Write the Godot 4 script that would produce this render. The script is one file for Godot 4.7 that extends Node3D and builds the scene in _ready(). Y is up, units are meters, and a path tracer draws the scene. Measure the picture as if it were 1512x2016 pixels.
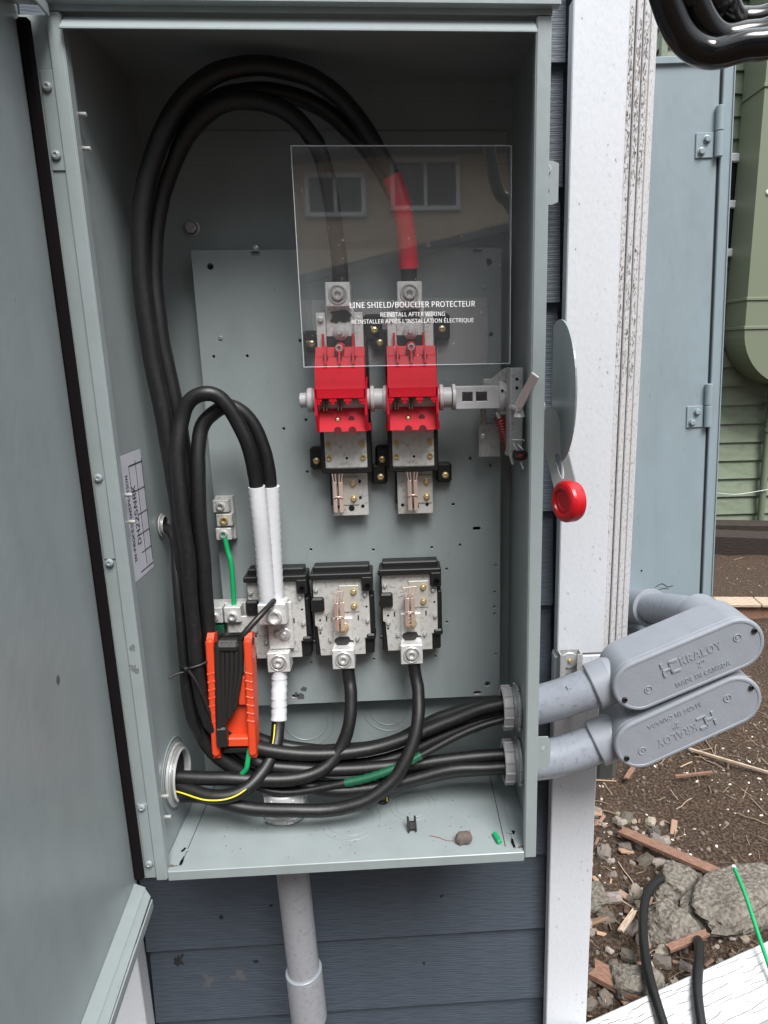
extends Node3D

const DEEP := -0.2233        # front of the mounting plate
const SOIL := -0.72          # ground level
var M := {}
var used := {}
var screws := {}
var rng := RandomNumberGenerator.new()


# ---------------------------------------------------------------- shapes
class Shape:
	var v := PackedVector3Array()
	var n := PackedVector3Array()

	func tri(a: Vector3, b: Vector3, c: Vector3, na: Vector3, nb: Vector3, nc: Vector3) -> void:
		if (b - a).cross(c - a).dot(na + nb + nc) > 0.0:
			v.append_array([a, c, b]); n.append_array([na, nc, nb])
		else:
			v.append_array([a, b, c]); n.append_array([na, nb, nc])

	func quad(a: Vector3, b: Vector3, c: Vector3, d: Vector3, outward: Vector3) -> void:
		var f := (b - a).cross(c - a)
		if f.length() < 1e-12:
			f = (c - a).cross(d - a)
		f = f.normalized()
		if f.dot(outward) < 0.0:
			f = -f
		tri(a, b, c, f, f, f); tri(a, c, d, f, f, f)

	func box(c: Vector3, size: Vector3, bev := 0.0, b := Basis()) -> Shape:
		var h := size / 2.0
		bev = minf(bev, minf(h.x, minf(h.y, h.z)) * 0.9)
		var at := func(s: Vector3, axis: int) -> Vector3:
			var p := Vector3(s.x * h.x, s.y * h.y, s.z * h.z)
			for k in 3:
				if k != axis:
					p[k] -= s[k] * bev
			return c + b * p
		for axis in 3:
			var u := (axis + 1) % 3
			var w := (axis + 2) % 3
			for s in [-1.0, 1.0]:
				var q := []
				for e in [[-1, -1], [1, -1], [1, 1], [-1, 1]]:
					var sg := Vector3.ZERO
					sg[axis] = s; sg[u] = e[0]; sg[w] = e[1]
					q.append(at.call(sg, axis))
				var o := Vector3.ZERO
				o[axis] = s
				quad(q[0], q[1], q[2], q[3], b * o)
				if bev > 0.0:
					for t in [-1.0, 1.0]:   # bevel strip between axis face and u face
						var e0 := Vector3.ZERO
						e0[axis] = s; e0[u] = t; e0[w] = -1
						var e1 := e0
						e1[w] = 1
						var oo := Vector3.ZERO
						oo[axis] = s; oo[u] = t
						quad(at.call(e0, axis), at.call(e1, axis), at.call(e1, u), at.call(e0, u), b * oo)
		if bev > 0.0:
			for i in 8:
				var s := Vector3(1 if i & 1 else -1, 1 if i & 2 else -1, 1 if i & 4 else -1)
				var o := (b * s).normalized()
				tri(at.call(s, 0), at.call(s, 1), at.call(s, 2), o, o, o)
		return self

	func frame(dir: Vector3) -> Basis:
		var y := dir.normalized()
		var x := y.cross(Vector3(0, 0, 1) if absf(y.z) < 0.9 else Vector3(1, 0, 0)).normalized()
		return Basis(x, y, x.cross(y))

	# profile of (radius, height) turned round the local y axis
	func lathe(profile: Array, xf := Transform3D(), seg := 24) -> Shape:
		for i in profile.size() - 1:
			var p: Vector2 = profile[i]
			var q: Vector2 = profile[i + 1]
			var t := q - p
			var nn := Vector2(t.y, -t.x).normalized()
			for k in seg:
				var a0 := TAU * k / seg
				var a1 := TAU * (k + 1) / seg
				var d0 := Vector3(cos(a0), 0, sin(a0))
				var d1 := Vector3(cos(a1), 0, sin(a1))
				var n0 := (xf.basis * (d0 * nn.x + Vector3.UP * nn.y)).normalized()
				var n1 := (xf.basis * (d1 * nn.x + Vector3.UP * nn.y)).normalized()
				var a := xf * (d0 * p.x + Vector3.UP * p.y)
				var b := xf * (d1 * p.x + Vector3.UP * p.y)
				var c := xf * (d1 * q.x + Vector3.UP * q.y)
				var d := xf * (d0 * q.x + Vector3.UP * q.y)
				if p.x > 1e-6:
					tri(a, b, c, n0, n1, n1)
				if q.x > 1e-6:
					tri(a, c, d, n0, n1, n0)
		return self

	func cyl(a: Vector3, b: Vector3, r: float, seg := 20, bev := 0.0) -> Shape:
		var l := (b - a).length()
		return lathe([Vector2(0, 0), Vector2(r - bev, 0), Vector2(r, bev), Vector2(r, l - bev), Vector2(r - bev, l), Vector2(0, l)] if bev > 0.0 else [Vector2(0, 0), Vector2(r, 0), Vector2(r, l), Vector2(0, l)], Transform3D(frame(b - a), a), seg)

	# ring (tube wall) between radii r0 < r1 from a to b
	func ring(a: Vector3, b: Vector3, r0: float, r1: float, seg := 32, bev := 0.001) -> Shape:
		var l := (b - a).length()
		return lathe([Vector2(r0, 0), Vector2(r1 - bev, 0), Vector2(r1, bev), Vector2(r1, l - bev), Vector2(r1 - bev, l), Vector2(r0 + bev, l), Vector2(r0, l - bev), Vector2(r0, 0)], Transform3D(frame(b - a), a), seg)

	func tube(pts: Array, r: float, seg := 14, radii := []) -> Shape:
		var m := pts.size()
		var up := Vector3.ZERO
		var rows := []
		var norms := []
		for i in m:
			var t: Vector3 = (pts[mini(i + 1, m - 1)] - pts[maxi(i - 1, 0)]).normalized()
			if i == 0:
				up = t.cross(Vector3(0.3, 0.2, 0.93)).normalized()
			else:
				up = (up - t * up.dot(t)).normalized()
			var side := t.cross(up)
			var row := []
			var nr := []
			var rr: float = radii[i] if radii.size() else r
			for k in seg:
				var a := TAU * k / seg
				var d := up * cos(a) + side * sin(a)
				nr.append(d); row.append(pts[i] + d * rr)
			rows.append(row); norms.append(nr)
		for i in m - 1:
			for k in seg:
				var j := (k + 1) % seg
				tri(rows[i][k], rows[i][j], rows[i + 1][j], norms[i][k], norms[i][j], norms[i + 1][j])
				tri(rows[i][k], rows[i + 1][j], rows[i + 1][k], norms[i][k], norms[i + 1][j], norms[i + 1][k])
		for e in [0, m - 1]:
			var t: Vector3 = (pts[0] - pts[1]).normalized() if e == 0 else (pts[m - 1] - pts[m - 2]).normalized()
			for k in seg:
				tri(pts[e], rows[e][k], rows[e][(k + 1) % seg], t, t, t)
		return self

	func prism(poly: PackedVector2Array, z0: float, z1: float, xf := Transform3D()) -> Shape:
		var idx := Geometry2D.triangulate_polygon(poly)
		var f := (xf.basis * Vector3(0, 0, 1)).normalized()
		for i in range(0, idx.size(), 3):
			for s in [[z1, f], [z0, -f]]:
				var p := []
				for k in 3:
					var q := poly[idx[i + k]]
					p.append(xf * Vector3(q.x, q.y, s[0]))
				tri(p[0], p[1], p[2], s[1], s[1], s[1])
		var ccw := not Geometry2D.is_polygon_clockwise(poly)
		for i in poly.size():
			var p := poly[i]
			var q := poly[(i + 1) % poly.size()]
			var o := Vector3(q.y - p.y, p.x - q.x, 0) * (1.0 if ccw else -1.0)
			quad(xf * Vector3(p.x, p.y, z0), xf * Vector3(q.x, q.y, z0), xf * Vector3(q.x, q.y, z1), xf * Vector3(p.x, p.y, z1), xf.basis * o)
		return self

	# plate whose outline is outer and whose opening is inner (same number of points)
	func holed(outer: PackedVector2Array, inner: PackedVector2Array, z0: float, z1: float, xf := Transform3D()) -> Shape:
		var f := xf.basis * Vector3(0, 0, 1)
		var m := outer.size()
		for i in m:
			var j := (i + 1) % m
			var oa := outer[i]
			var ob := outer[j]
			var ia := inner[i]
			var ib := inner[j]
			quad(xf * Vector3(oa.x, oa.y, z1), xf * Vector3(ob.x, ob.y, z1), xf * Vector3(ib.x, ib.y, z1), xf * Vector3(ia.x, ia.y, z1), f)
			quad(xf * Vector3(oa.x, oa.y, z0), xf * Vector3(ob.x, ob.y, z0), xf * Vector3(ib.x, ib.y, z0), xf * Vector3(ia.x, ia.y, z0), -f)
			var mid := (outer[i] + outer[j]) / 2.0 - (inner[i] + inner[j]) / 2.0
			quad(xf * Vector3(oa.x, oa.y, z0), xf * Vector3(ob.x, ob.y, z0), xf * Vector3(ob.x, ob.y, z1), xf * Vector3(oa.x, oa.y, z1), xf.basis * Vector3(mid.x, mid.y, 0))
			quad(xf * Vector3(ia.x, ia.y, z0), xf * Vector3(ib.x, ib.y, z0), xf * Vector3(ib.x, ib.y, z1), xf * Vector3(ia.x, ia.y, z1), xf.basis * Vector3(-mid.x, -mid.y, 0))
		return self

	# long round-ended body: layers of (inset, z); length and width of the outline
	func stadium(l: float, w: float, layers: Array, xf := Transform3D(), seg := 14) -> Shape:
		var rows := []
		var dirs := []
		for la in layers:
			var row := []
			dirs = []
			var r: float = w / 2.0 - la.x
			for side in [1.0, -1.0]:
				for k in seg + 1:
					var a: float = (-PI / 2 + PI * k / seg) if side > 0 else (PI / 2 + PI * k / seg)
					dirs.append(Vector3(cos(a), sin(a), 0))
					row.append(Vector3(side * (l - w) / 2.0 + cos(a) * r, sin(a) * r, la.y))
			rows.append(row)
		var m: int = dirs.size()
		for i in layers.size() - 1:
			var t: Vector2 = Vector2(-(layers[i + 1].x - layers[i].x), layers[i + 1].y - layers[i].y)
			var nn := Vector2(t.y, -t.x).normalized()
			for k in m:
				var j := (k + 1) % m
				var n0: Vector3 = (xf.basis * (dirs[k] * nn.x + Vector3(0, 0, nn.y))).normalized()
				var n1: Vector3 = (xf.basis * (dirs[j] * nn.x + Vector3(0, 0, nn.y))).normalized()
				tri(xf * rows[i][k], xf * rows[i][j], xf * rows[i + 1][j], n0, n1, n1)
				tri(xf * rows[i][k], xf * rows[i + 1][j], xf * rows[i + 1][k], n0, n1, n0)
		for e in [0, layers.size() - 1]:
			var f := xf.basis * Vector3(0, 0, -1 if e == 0 else 1)
			var c := xf * Vector3(0, 0, layers[e].y)
			for k in m:
				tri(c, xf * rows[e][k], xf * rows[e][(k + 1) % m], f, f, f)
		return self

	# lumpy stone
	func stone(c: Vector3, size: Vector3, noise: FastNoiseLite, amount: float, rows := 14, cols := 20, b := Basis()) -> Shape:
		var g := []
		for i in rows + 1:
			var r := []
			for k in cols:
				var th := PI * i / rows
				var ph := TAU * k / cols
				var d := Vector3(sin(th) * cos(ph), cos(th), sin(th) * sin(ph))
				var f := 1.0 + amount * noise.get_noise_3dv(d * 34.0 + c * 100.0)
				var q := Vector3(signf(d.x) * pow(absf(d.x), 0.8), signf(d.y) * pow(absf(d.y), 0.7), signf(d.z) * pow(absf(d.z), 0.8))
				r.append(c + b * (q * size / 2.0 * f))
			g.append(r)
		for i in rows:
			for k in cols:
				var j := (k + 1) % cols
				var o: Vector3 = g[i][k] + g[i + 1][j] - c * 2.0
				quad(g[i][k], g[i][j], g[i + 1][j], g[i + 1][k], o)
		return self

	func mesh() -> ArrayMesh:
		var a := []
		a.resize(Mesh.ARRAY_MAX)
		a[Mesh.ARRAY_VERTEX] = v
		a[Mesh.ARRAY_NORMAL] = n
		var m := ArrayMesh.new()
		m.add_surface_from_arrays(Mesh.PRIMITIVE_TRIANGLES, a)
		return m


func shape() -> Shape:
	return Shape.new()


# ---------------------------------------------------------------- nodes
func numbered(called: String) -> String:
	var k: int = used.get(called, 0)
	used[called] = k + 1
	return called if k == 0 else "%s_%03d" % [called, k]


func part(called: String, s: Variant, m: Material, parent: Node3D) -> MeshInstance3D:
	var o := MeshInstance3D.new()
	var k := 0
	var nm := called
	while parent.has_node(nm):
		k += 1
		nm = "%s_%03d" % [called, k]
	o.name = nm
	o.mesh = s.mesh() if s is Shape else s
	o.material_override = m
	parent.add_child(o, true)
	return o


func tag(o: Node3D, label: String, category := "", group := "", kind := "") -> Node3D:
	o.set_meta("label", label)
	if category: o.set_meta("category", category)
	if group: o.set_meta("group", group)
	if kind: o.set_meta("kind", kind)
	return o


func thing(called: String, label: String, category: String, at := Vector3.ZERO, group := "") -> Node3D:
	var o := Node3D.new()
	o.name = numbered(called)
	o.position = at
	add_child(o, true)
	tag(o, label, category, group)
	return o


func solo(called: String, s: Variant, m: Material, label: String, category: String, group := "") -> MeshInstance3D:
	var o := part(numbered(called), s, m, self)
	tag(o, label, category, group)
	return o


func structure(called: String, s: Variant, m: Material, label: String) -> MeshInstance3D:
	var o := part(numbered(called), s, m, self)
	tag(o, label, called.replace("_", " "), "", "structure")
	return o


# a fastener of unit radius that faces +z
func screw_mesh(kind: String) -> ArrayMesh:
	if not screws.has(kind):
		var xf := Transform3D(Basis(Vector3(1, 0, 0), Vector3(0, 0, 1), Vector3(0, -1, 0)), Vector3.ZERO)
		var s := shape()
		match kind:
			"socket":
				s.lathe([Vector2(1, 0), Vector2(1, 0.5), Vector2(0.88, 0.65), Vector2(0.6, 0.65)], xf, 24)
				s.lathe([Vector2(0.62, 0.66), Vector2(0.55, 0.1), Vector2(0, 0.1)], xf, 6)
			"hex":
				s.lathe([Vector2(1, 0), Vector2(1, 0.18), Vector2(0.8, 0.25)], xf, 20)
				s.lathe([Vector2(0.74, 0.2), Vector2(0.74, 0.75), Vector2(0.6, 0.85), Vector2(0, 0.85)], xf, 6)
			_:
				s.lathe([Vector2(1, 0), Vector2(1, 0.25), Vector2(0.85, 0.5), Vector2(0.5, 0.66), Vector2(0.45, 0.66), Vector2(0.3, 0.45), Vector2(0, 0.45)], xf, 16)
		screws[kind] = s.mesh()
	return screws[kind]


func screw(parent: Node3D, at: Vector3, r: float, m: Material, kind := "pan", b := Basis(), called := "screw") -> MeshInstance3D:
	var o := part(called, screw_mesh(kind), m, parent)
	o.transform = Transform3D(b * Basis.from_scale(Vector3.ONE * r), at)
	return o


# lettering fitted to a width, facing +z of basis b
func lettering(parent: Node3D, text: String, at: Vector3, width: float, m: Material, b := Basis(), deep := 0.0003, bold := false, called := "lettering") -> MeshInstance3D:
	var t := TextMesh.new()
	var f := SystemFont.new()
	f.font_names = PackedStringArray(["Droid Sans"])
	f.font_weight = 700 if bold else 400
	t.font = f
	t.text = text
	t.font_size = 48
	t.pixel_size = 0.01
	t.depth = 0.01
	var w := t.get_aabb().size.x
	var k := width / w
	var o := part(called, t, m, parent)
	o.transform = Transform3D(b * Basis.from_scale(Vector3(k, k, deep / 0.01)), at)
	return o


func spline(p: Array, per := 6) -> Array:
	var out := []
	var m := p.size()
	for i in m - 1:
		var a: Vector3 = p[maxi(i - 1, 0)]
		var b: Vector3 = p[i]
		var c: Vector3 = p[i + 1]
		var d: Vector3 = p[mini(i + 2, m - 1)]
		for k in per:
			var t := float(k) / per
			out.append(0.5 * (2.0 * b + (c - a) * t + (2.0 * a - 5.0 * b + 4.0 * c - d) * t * t + (3.0 * b - a - 3.0 * c + d) * t * t * t))
	out.append(p[m - 1])
	return out


# tape wound round a cable: overlapping turns give small steps
# a cable is never a perfect tube: slight bends and bulges
func lead(pts: Array, r: float, seg := 16) -> Shape:
	var q := []
	var radii := []
	for i in pts.size():
		var p: Vector3 = pts[i]
		var o := Vector3(stone_noise.get_noise_3dv(p * 420.0), stone_noise.get_noise_3dv(p * 420.0 + Vector3(50, 0, 0)), 0.0)
		q.append(p + o * 0.0022)
		radii.append(r * (1.0 + 0.045 * stone_noise.get_noise_3dv(p * 1500.0)))
	return shape().tube(q, r, seg, radii)


func taped(pts: Array, r: float, turn := 0.011) -> Shape:
	var fine := []
	var radii := []
	var run := 0.0
	for i in pts.size() - 1:
		var a: Vector3 = pts[i]
		var b: Vector3 = pts[i + 1]
		var l := a.distance_to(b)
		var k := maxi(1, int(ceil(l / 0.0012)))
		for j in k:
			var p := a.lerp(b, float(j) / k)
			var d := run + l * j / k
			fine.append(p)
			radii.append(r + 0.0014 * fposmod(d / turn, 1.0) + 0.0003 * sin(d * 900.0))
		run += l
	return shape().tube(fine, r, 16, radii)


func rect(w: float, h: float, c := Vector2.ZERO) -> PackedVector2Array:
	return PackedVector2Array([c + Vector2(-w / 2, -h / 2), c + Vector2(w / 2, -h / 2), c + Vector2(w / 2, h / 2), c + Vector2(-w / 2, h / 2)])


func circle(r: float, n := 24, c := Vector2.ZERO, squash := 1.0) -> PackedVector2Array:
	var p := PackedVector2Array()
	for k in n:
		p.append(c + Vector2(cos(TAU * k / n), sin(TAU * k / n) * squash) * r)
	return p


# ---------------------------------------------------------------- materials
func lin(c: Color) -> Color:
	return c.linear_to_srgb()


func noise_tex(freq: float, sd: int, ramp: Array, octaves := 4, normal := 0.0, size := 256, kind := FastNoiseLite.TYPE_SIMPLEX_SMOOTH) -> NoiseTexture2D:
	var f := FastNoiseLite.new()
	f.noise_type = kind
	f.frequency = freq
	f.seed = sd
	f.fractal_octaves = octaves
	var t := NoiseTexture2D.new()
	t.width = size; t.height = size
	t.seamless = true
	t.noise = f
	if normal > 0.0:
		t.as_normal_map = true
		t.bump_strength = normal
	elif ramp.size():
		var g := Gradient.new()
		g.offsets = PackedFloat32Array(ramp.map(func(x): return x[0]))
		g.colors = PackedColorArray(ramp.map(func(x): return x[1]))
		t.color_ramp = g
	return t


func grey(k: float) -> Color:
	return Color(k, k, k)


func mat(called: String, base: Color, rough: float, metal := 0.0) -> StandardMaterial3D:
	var m := StandardMaterial3D.new()
	m.resource_name = called
	m.albedo_color = lin(base)
	m.roughness = rough
	m.metallic = metal
	M[called] = m
	return m


func tri3(m: StandardMaterial3D, s: Vector3, world := false) -> StandardMaterial3D:
	m.uv1_triplanar = true
	m.uv1_world_triplanar = world
	m.uv1_scale = s
	return m


func make_materials() -> void:
	var mottle := noise_tex(0.012, 3, [[0.0, grey(0.955)], [0.5, grey(0.985)], [1.0, grey(1.0)]])
	var peel := noise_tex(0.06, 9, [], 2, 1.2)
	var rough_map := noise_tex(0.02, 12, [[0.0, grey(0.9)], [1.0, grey(1.0)]])
	var scuff := noise_tex(0.03, 41, [[0.0, grey(1.0)], [0.66, grey(1.0)], [0.74, grey(0.80)], [0.80, grey(1.0)]], 5)
	var specks := noise_tex(0.045, 43, [[0.0, grey(1.0)], [0.90, grey(1.0)], [0.93, grey(0.90)], [1.0, grey(0.7)]], 5, 0.0, 512)
	var p: StandardMaterial3D
	p = tri3(mat("paint", Color(0.258, 0.293, 0.299), 0.42), Vector3(4.0, 1.9, 4.0))
	p.albedo_texture = mottle; p.roughness_texture = rough_map
	p.normal_enabled = true; p.normal_texture = peel; p.normal_scale = 0.12
	p = tri3(mat("paint_blue", Color(0.225, 0.28, 0.31), 0.4), Vector3(4.0, 1.1, 4.0))
	p.albedo_texture = mottle; p.normal_enabled = true; p.normal_texture = peel; p.normal_scale = 0.12
	for q in ["paint", "paint_blue"]:
		M[q].clearcoat_enabled = true
		M[q].clearcoat = 0.25
		M[q].clearcoat_roughness = 0.28
		M[q].detail_enabled = true
		M[q].detail_albedo = specks
		M[q].detail_blend_mode = BaseMaterial3D.BLEND_MODE_MUL
	mat("seam", Color(0.03, 0.033, 0.033), 0.8)
	var stain := noise_tex(0.028, 21, [[0.0, Color(0.70, 0.73, 0.71)], [0.25, Color(0.90, 0.895, 0.885)], [0.55, Color(0.97, 0.97, 0.965)], [0.78, Color(0.93, 0.925, 0.915)], [1.0, grey(1.0)]], 5)
	p = tri3(mat("tinned", Color(0.62, 0.615, 0.605), 0.42, 0.3), Vector3.ONE * 9.0)
	p.albedo_texture = stain; p.roughness_texture = stain
	p.roughness = 0.55
	p = tri3(mat("aluminium", Color(0.74, 0.745, 0.75), 0.34, 0.35), Vector3.ONE * 12.0)
	p.albedo_texture = stain
	p = tri3(mat("zinc", Color(0.50, 0.51, 0.515), 0.4, 0.35), Vector3.ONE * 14.0)
	p.albedo_texture = stain
	mat("steel", Color(0.72, 0.72, 0.72), 0.28, 0.6)
	mat("brass", Color(0.66, 0.52, 0.28), 0.3, 0.6)
	mat("copper", Color(0.76, 0.58, 0.50), 0.28, 0.55)
	var dust := noise_tex(0.05, 31, [[0.0, Color(0.005, 0.005, 0.0055)], [0.6, Color(0.007, 0.007, 0.0075)], [0.82, Color(0.014, 0.0138, 0.0135)], [1.0, Color(0.035, 0.034, 0.032)]].map(func(x): return [x[0], lin(x[1])]), 5)
	p = tri3(mat("cable", Color(1, 1, 1), 0.46), Vector3(9, 9, 9))
	p.albedo_texture = dust
	p.normal_enabled = true; p.normal_texture = peel; p.normal_scale = 0.15
	mat("drop_cable", Color(0.005, 0.005, 0.006), 0.18)
	mat("rubber", Color(0.008, 0.0065, 0.0075), 0.9).metallic_specular = 0.15
	p = tri3(mat("bakelite", Color(0.0085, 0.0085, 0.009), 0.5), Vector3.ONE * 12.0)
	p.roughness_texture = rough_map
	mat("hole", Color(0.004, 0.004, 0.004), 1.0)
	p = tri3(mat("red", Color(0.48, 0.007, 0.020), 0.5), Vector3.ONE * 14.0)
	p.metallic_specular = 0.35
	p.albedo_texture = mottle
	mat("red_knob", Color(0.48, 0.005, 0.012), 0.28)
	mat("red_tape", Color(0.55, 0.015, 0.04), 0.35)
	p = tri3(mat("white_tape", Color(0.62, 0.63, 0.66), 0.4), Vector3.ONE * 18.0)
	p.albedo_texture = mottle
	mat("green_tape", Color(0.008, 0.085, 0.042), 0.35)
	mat("green_wire", Color(0.005, 0.30, 0.10), 0.4)
	mat("yellow", Color(0.72, 0.58, 0.03), 0.5)
	mat("orange", Color(0.62, 0.055, 0.015), 0.45)
	p = tri3(mat("black_oxide", Color(0.022, 0.020, 0.019), 0.42, 0.3), Vector3.ONE * 30.0)
	p.roughness_texture = rough_map
	p = tri3(mat("shaft", Color(0.47, 0.46, 0.47), 0.42), Vector3.ONE * 12.0)
	p.albedo_texture = mottle
	p = tri3(mat("conduit", Color(0.25, 0.27, 0.31), 0.3), Vector3(3, 3, 3))
	p.albedo_texture = noise_tex(0.05, 46, [[0.0, grey(0.72)], [0.22, grey(0.90)], [0.35, grey(0.98)], [1.0, grey(1.0)]], 6, 0.0, 512); p.roughness_texture = rough_map
	p = tri3(mat("fitting", Color(0.232, 0.247, 0.278), 0.4), Vector3.ONE * 7.0)
	p.albedo_texture = mottle; p.roughness_texture = rough_map
	p.normal_enabled = true; p.normal_texture = peel; p.normal_scale = 0.2
	mat("spring", Color(0.22, 0.02, 0.02), 0.3, 0.3)
	var pane := mat("clear", Color(0.9, 0.92, 0.95, 0.03), 0.02)
	pane.albedo_color.a = 0.006
	pane.transparency = BaseMaterial3D.TRANSPARENCY_ALPHA
	pane.metallic_specular = 0.5
	var edge := mat("clear_edge", Color(0.75, 0.80, 0.86), 0.15)
	edge.albedo_color.a = 0.45
	edge.transparency = BaseMaterial3D.TRANSPARENCY_ALPHA
	var hazy := mat("hazy", Color(0.75, 0.70, 0.72), 0.35)
	hazy.albedo_color.a = 0.13
	hazy.transparency = BaseMaterial3D.TRANSPARENCY_ALPHA
	mat("print_white", Color(0.92, 0.93, 0.94), 0.6)
	p = tri3(mat("sticker", Color(0.52, 0.52, 0.58), 0.5), Vector3.ONE * 9.0)
	p.albedo_texture = mottle
	mat("ink", Color(0.02, 0.02, 0.03), 0.6)
	# house
	var grain := noise_tex(0.02, 51, [[0.0, grey(0.0)], [0.4, grey(0.45)], [0.55, grey(0.75)], [1.0, grey(1.0)]], 5, 0.0, 512)
	var grain_tint := noise_tex(0.02, 52, [[0.0, Color(0.80, 0.80, 0.82)], [0.5, grey(0.93)], [0.78, grey(1.0)], [0.92, Color(1.0, 0.95, 0.88)]], 5, 0.0, 512)
	p = tri3(mat("siding", Color(0.062, 0.078, 0.100), 0.5), Vector3(1.3, 26.0, 26.0), true)
	p.albedo_texture = grain_tint
	p.heightmap_enabled = true; p.heightmap_texture = grain; p.heightmap_scale = 0.05
	var spots := noise_tex(0.035, 61, [[0.0, Color(0.42, 0.38, 0.34)], [0.08, Color(0.62, 0.60, 0.58)], [0.13, grey(0.97)], [0.6, grey(1.0)], [1.0, grey(0.95)]], 5, 0.0, 512)
	var stucco := noise_tex(0.03, 62, [], 4, 0.0, 512)
	p = tri3(mat("trim", Color(0.54, 0.555, 0.59), 0.55), Vector3(5, 3, 5), true)
	p.albedo_texture = spots
	p.heightmap_enabled = true; p.heightmap_texture = stucco; p.heightmap_scale = 0.022
	var faded := noise_tex(0.06, 64, [[0.0, Color(0.45, 0.42, 0.40)], [0.17, Color(0.66, 0.63, 0.60)], [0.28, Color(0.94, 0.93, 0.92)], [1.0, grey(1.0)]], 6, 0.0, 512)
	for q in [["faded_trim", faded]]:
		p = tri3(mat(q[0], Color(0.52, 0.52, 0.54), 0.6), Vector3(9, 3.2, 9), true)
		p.albedo_texture = q[1]
		p.heightmap_enabled = true; p.heightmap_texture = q[1]; p.heightmap_scale = 0.03
	# ground
	var soil_tint := noise_tex(0.03, 71, [[0.0, Color(0.30, 0.25, 0.21)], [0.4, Color(0.55, 0.47, 0.40)], [0.62, Color(0.82, 0.74, 0.66)], [0.85, Color(1.0, 0.93, 0.85)]], 6, 0.0, 1024)
	var soil_bump := noise_tex(0.09, 72, [], 6, 0.0, 1024)
	p = tri3(mat("soil", Color(0.19, 0.148, 0.118), 0.95), Vector3.ONE * 2.3, true)
	p.albedo_texture = soil_tint
	p.heightmap_enabled = true; p.heightmap_texture = soil_bump; p.heightmap_scale = 1.3
	var stone_tint := noise_tex(0.04, 73, [[0.0, Color(0.45, 0.42, 0.40)], [0.5, Color(0.75, 0.73, 0.70)], [1.0, grey(1.0)]], 6, 0.0, 512)
	p = tri3(mat("concrete", Color(0.27, 0.25, 0.225), 0.9), Vector3.ONE * 3.0, true)
	p.albedo_texture = stone_tint
	p.heightmap_enabled = true; p.heightmap_texture = stone_tint; p.heightmap_scale = 0.9
	var wood_tint := noise_tex(0.02, 74, [[0.0, Color(0.55, 0.5, 0.45)], [0.5, grey(0.85)], [1.0, grey(1.0)]], 5, 0.0, 512)
	p = tri3(mat("lath", Color(0.30, 0.165, 0.115), 0.8), Vector3(4, 40, 40))
	p.albedo_texture = wood_tint
	p = tri3(mat("pale_wood", Color(0.56, 0.44, 0.33), 0.75), Vector3(2, 24, 24))
	p.albedo_texture = wood_tint
	p = tri3(mat("dark_wood", Color(0.040, 0.026, 0.020), 0.85), Vector3(1.5, 16, 16))
	p.albedo_texture = wood_tint
	p.heightmap_enabled = true; p.heightmap_texture = wood_tint; p.heightmap_scale = 0.5
	var ring_bump := noise_tex(0.012, 75, [[0.0, grey(0)], [0.38, grey(0.2)], [0.5, grey(0.9)], [1.0, grey(1.0)]], 3, 0.0, 512)
	p = tri3(mat("white_wood", Color(0.54, 0.54, 0.535), 0.6), Vector3(1.2, 9, 9))
	p.heightmap_enabled = true; p.heightmap_texture = ring_bump; p.heightmap_scale = 0.4
	# neighbours
	p = tri3(mat("green_siding", Color(0.195, 0.235, 0.165), 0.65), Vector3(1.2, 3.0, 3.0), true)
	p.albedo_texture = noise_tex(0.02, 81, [[0.0, Color(0.85, 0.86, 0.84)], [0.5, grey(0.96)], [1.0, grey(1.0)]], 5)
	mat("green_metal", Color(0.15, 0.172, 0.118), 0.5)
	mat("window_white", Color(0.75, 0.76, 0.74), 0.5)
	mat("window_dark", Color(0.012, 0.014, 0.015), 0.08)
	p = tri3(mat("stucco", Color(0.62, 0.45, 0.30), 0.9), Vector3.ONE, true)
	p.albedo_texture = mottle
	mat("charcoal", Color(0.05, 0.05, 0.052), 0.8)
	mat("pipe_green", Color(0.13, 0.16, 0.11), 0.6)


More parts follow.
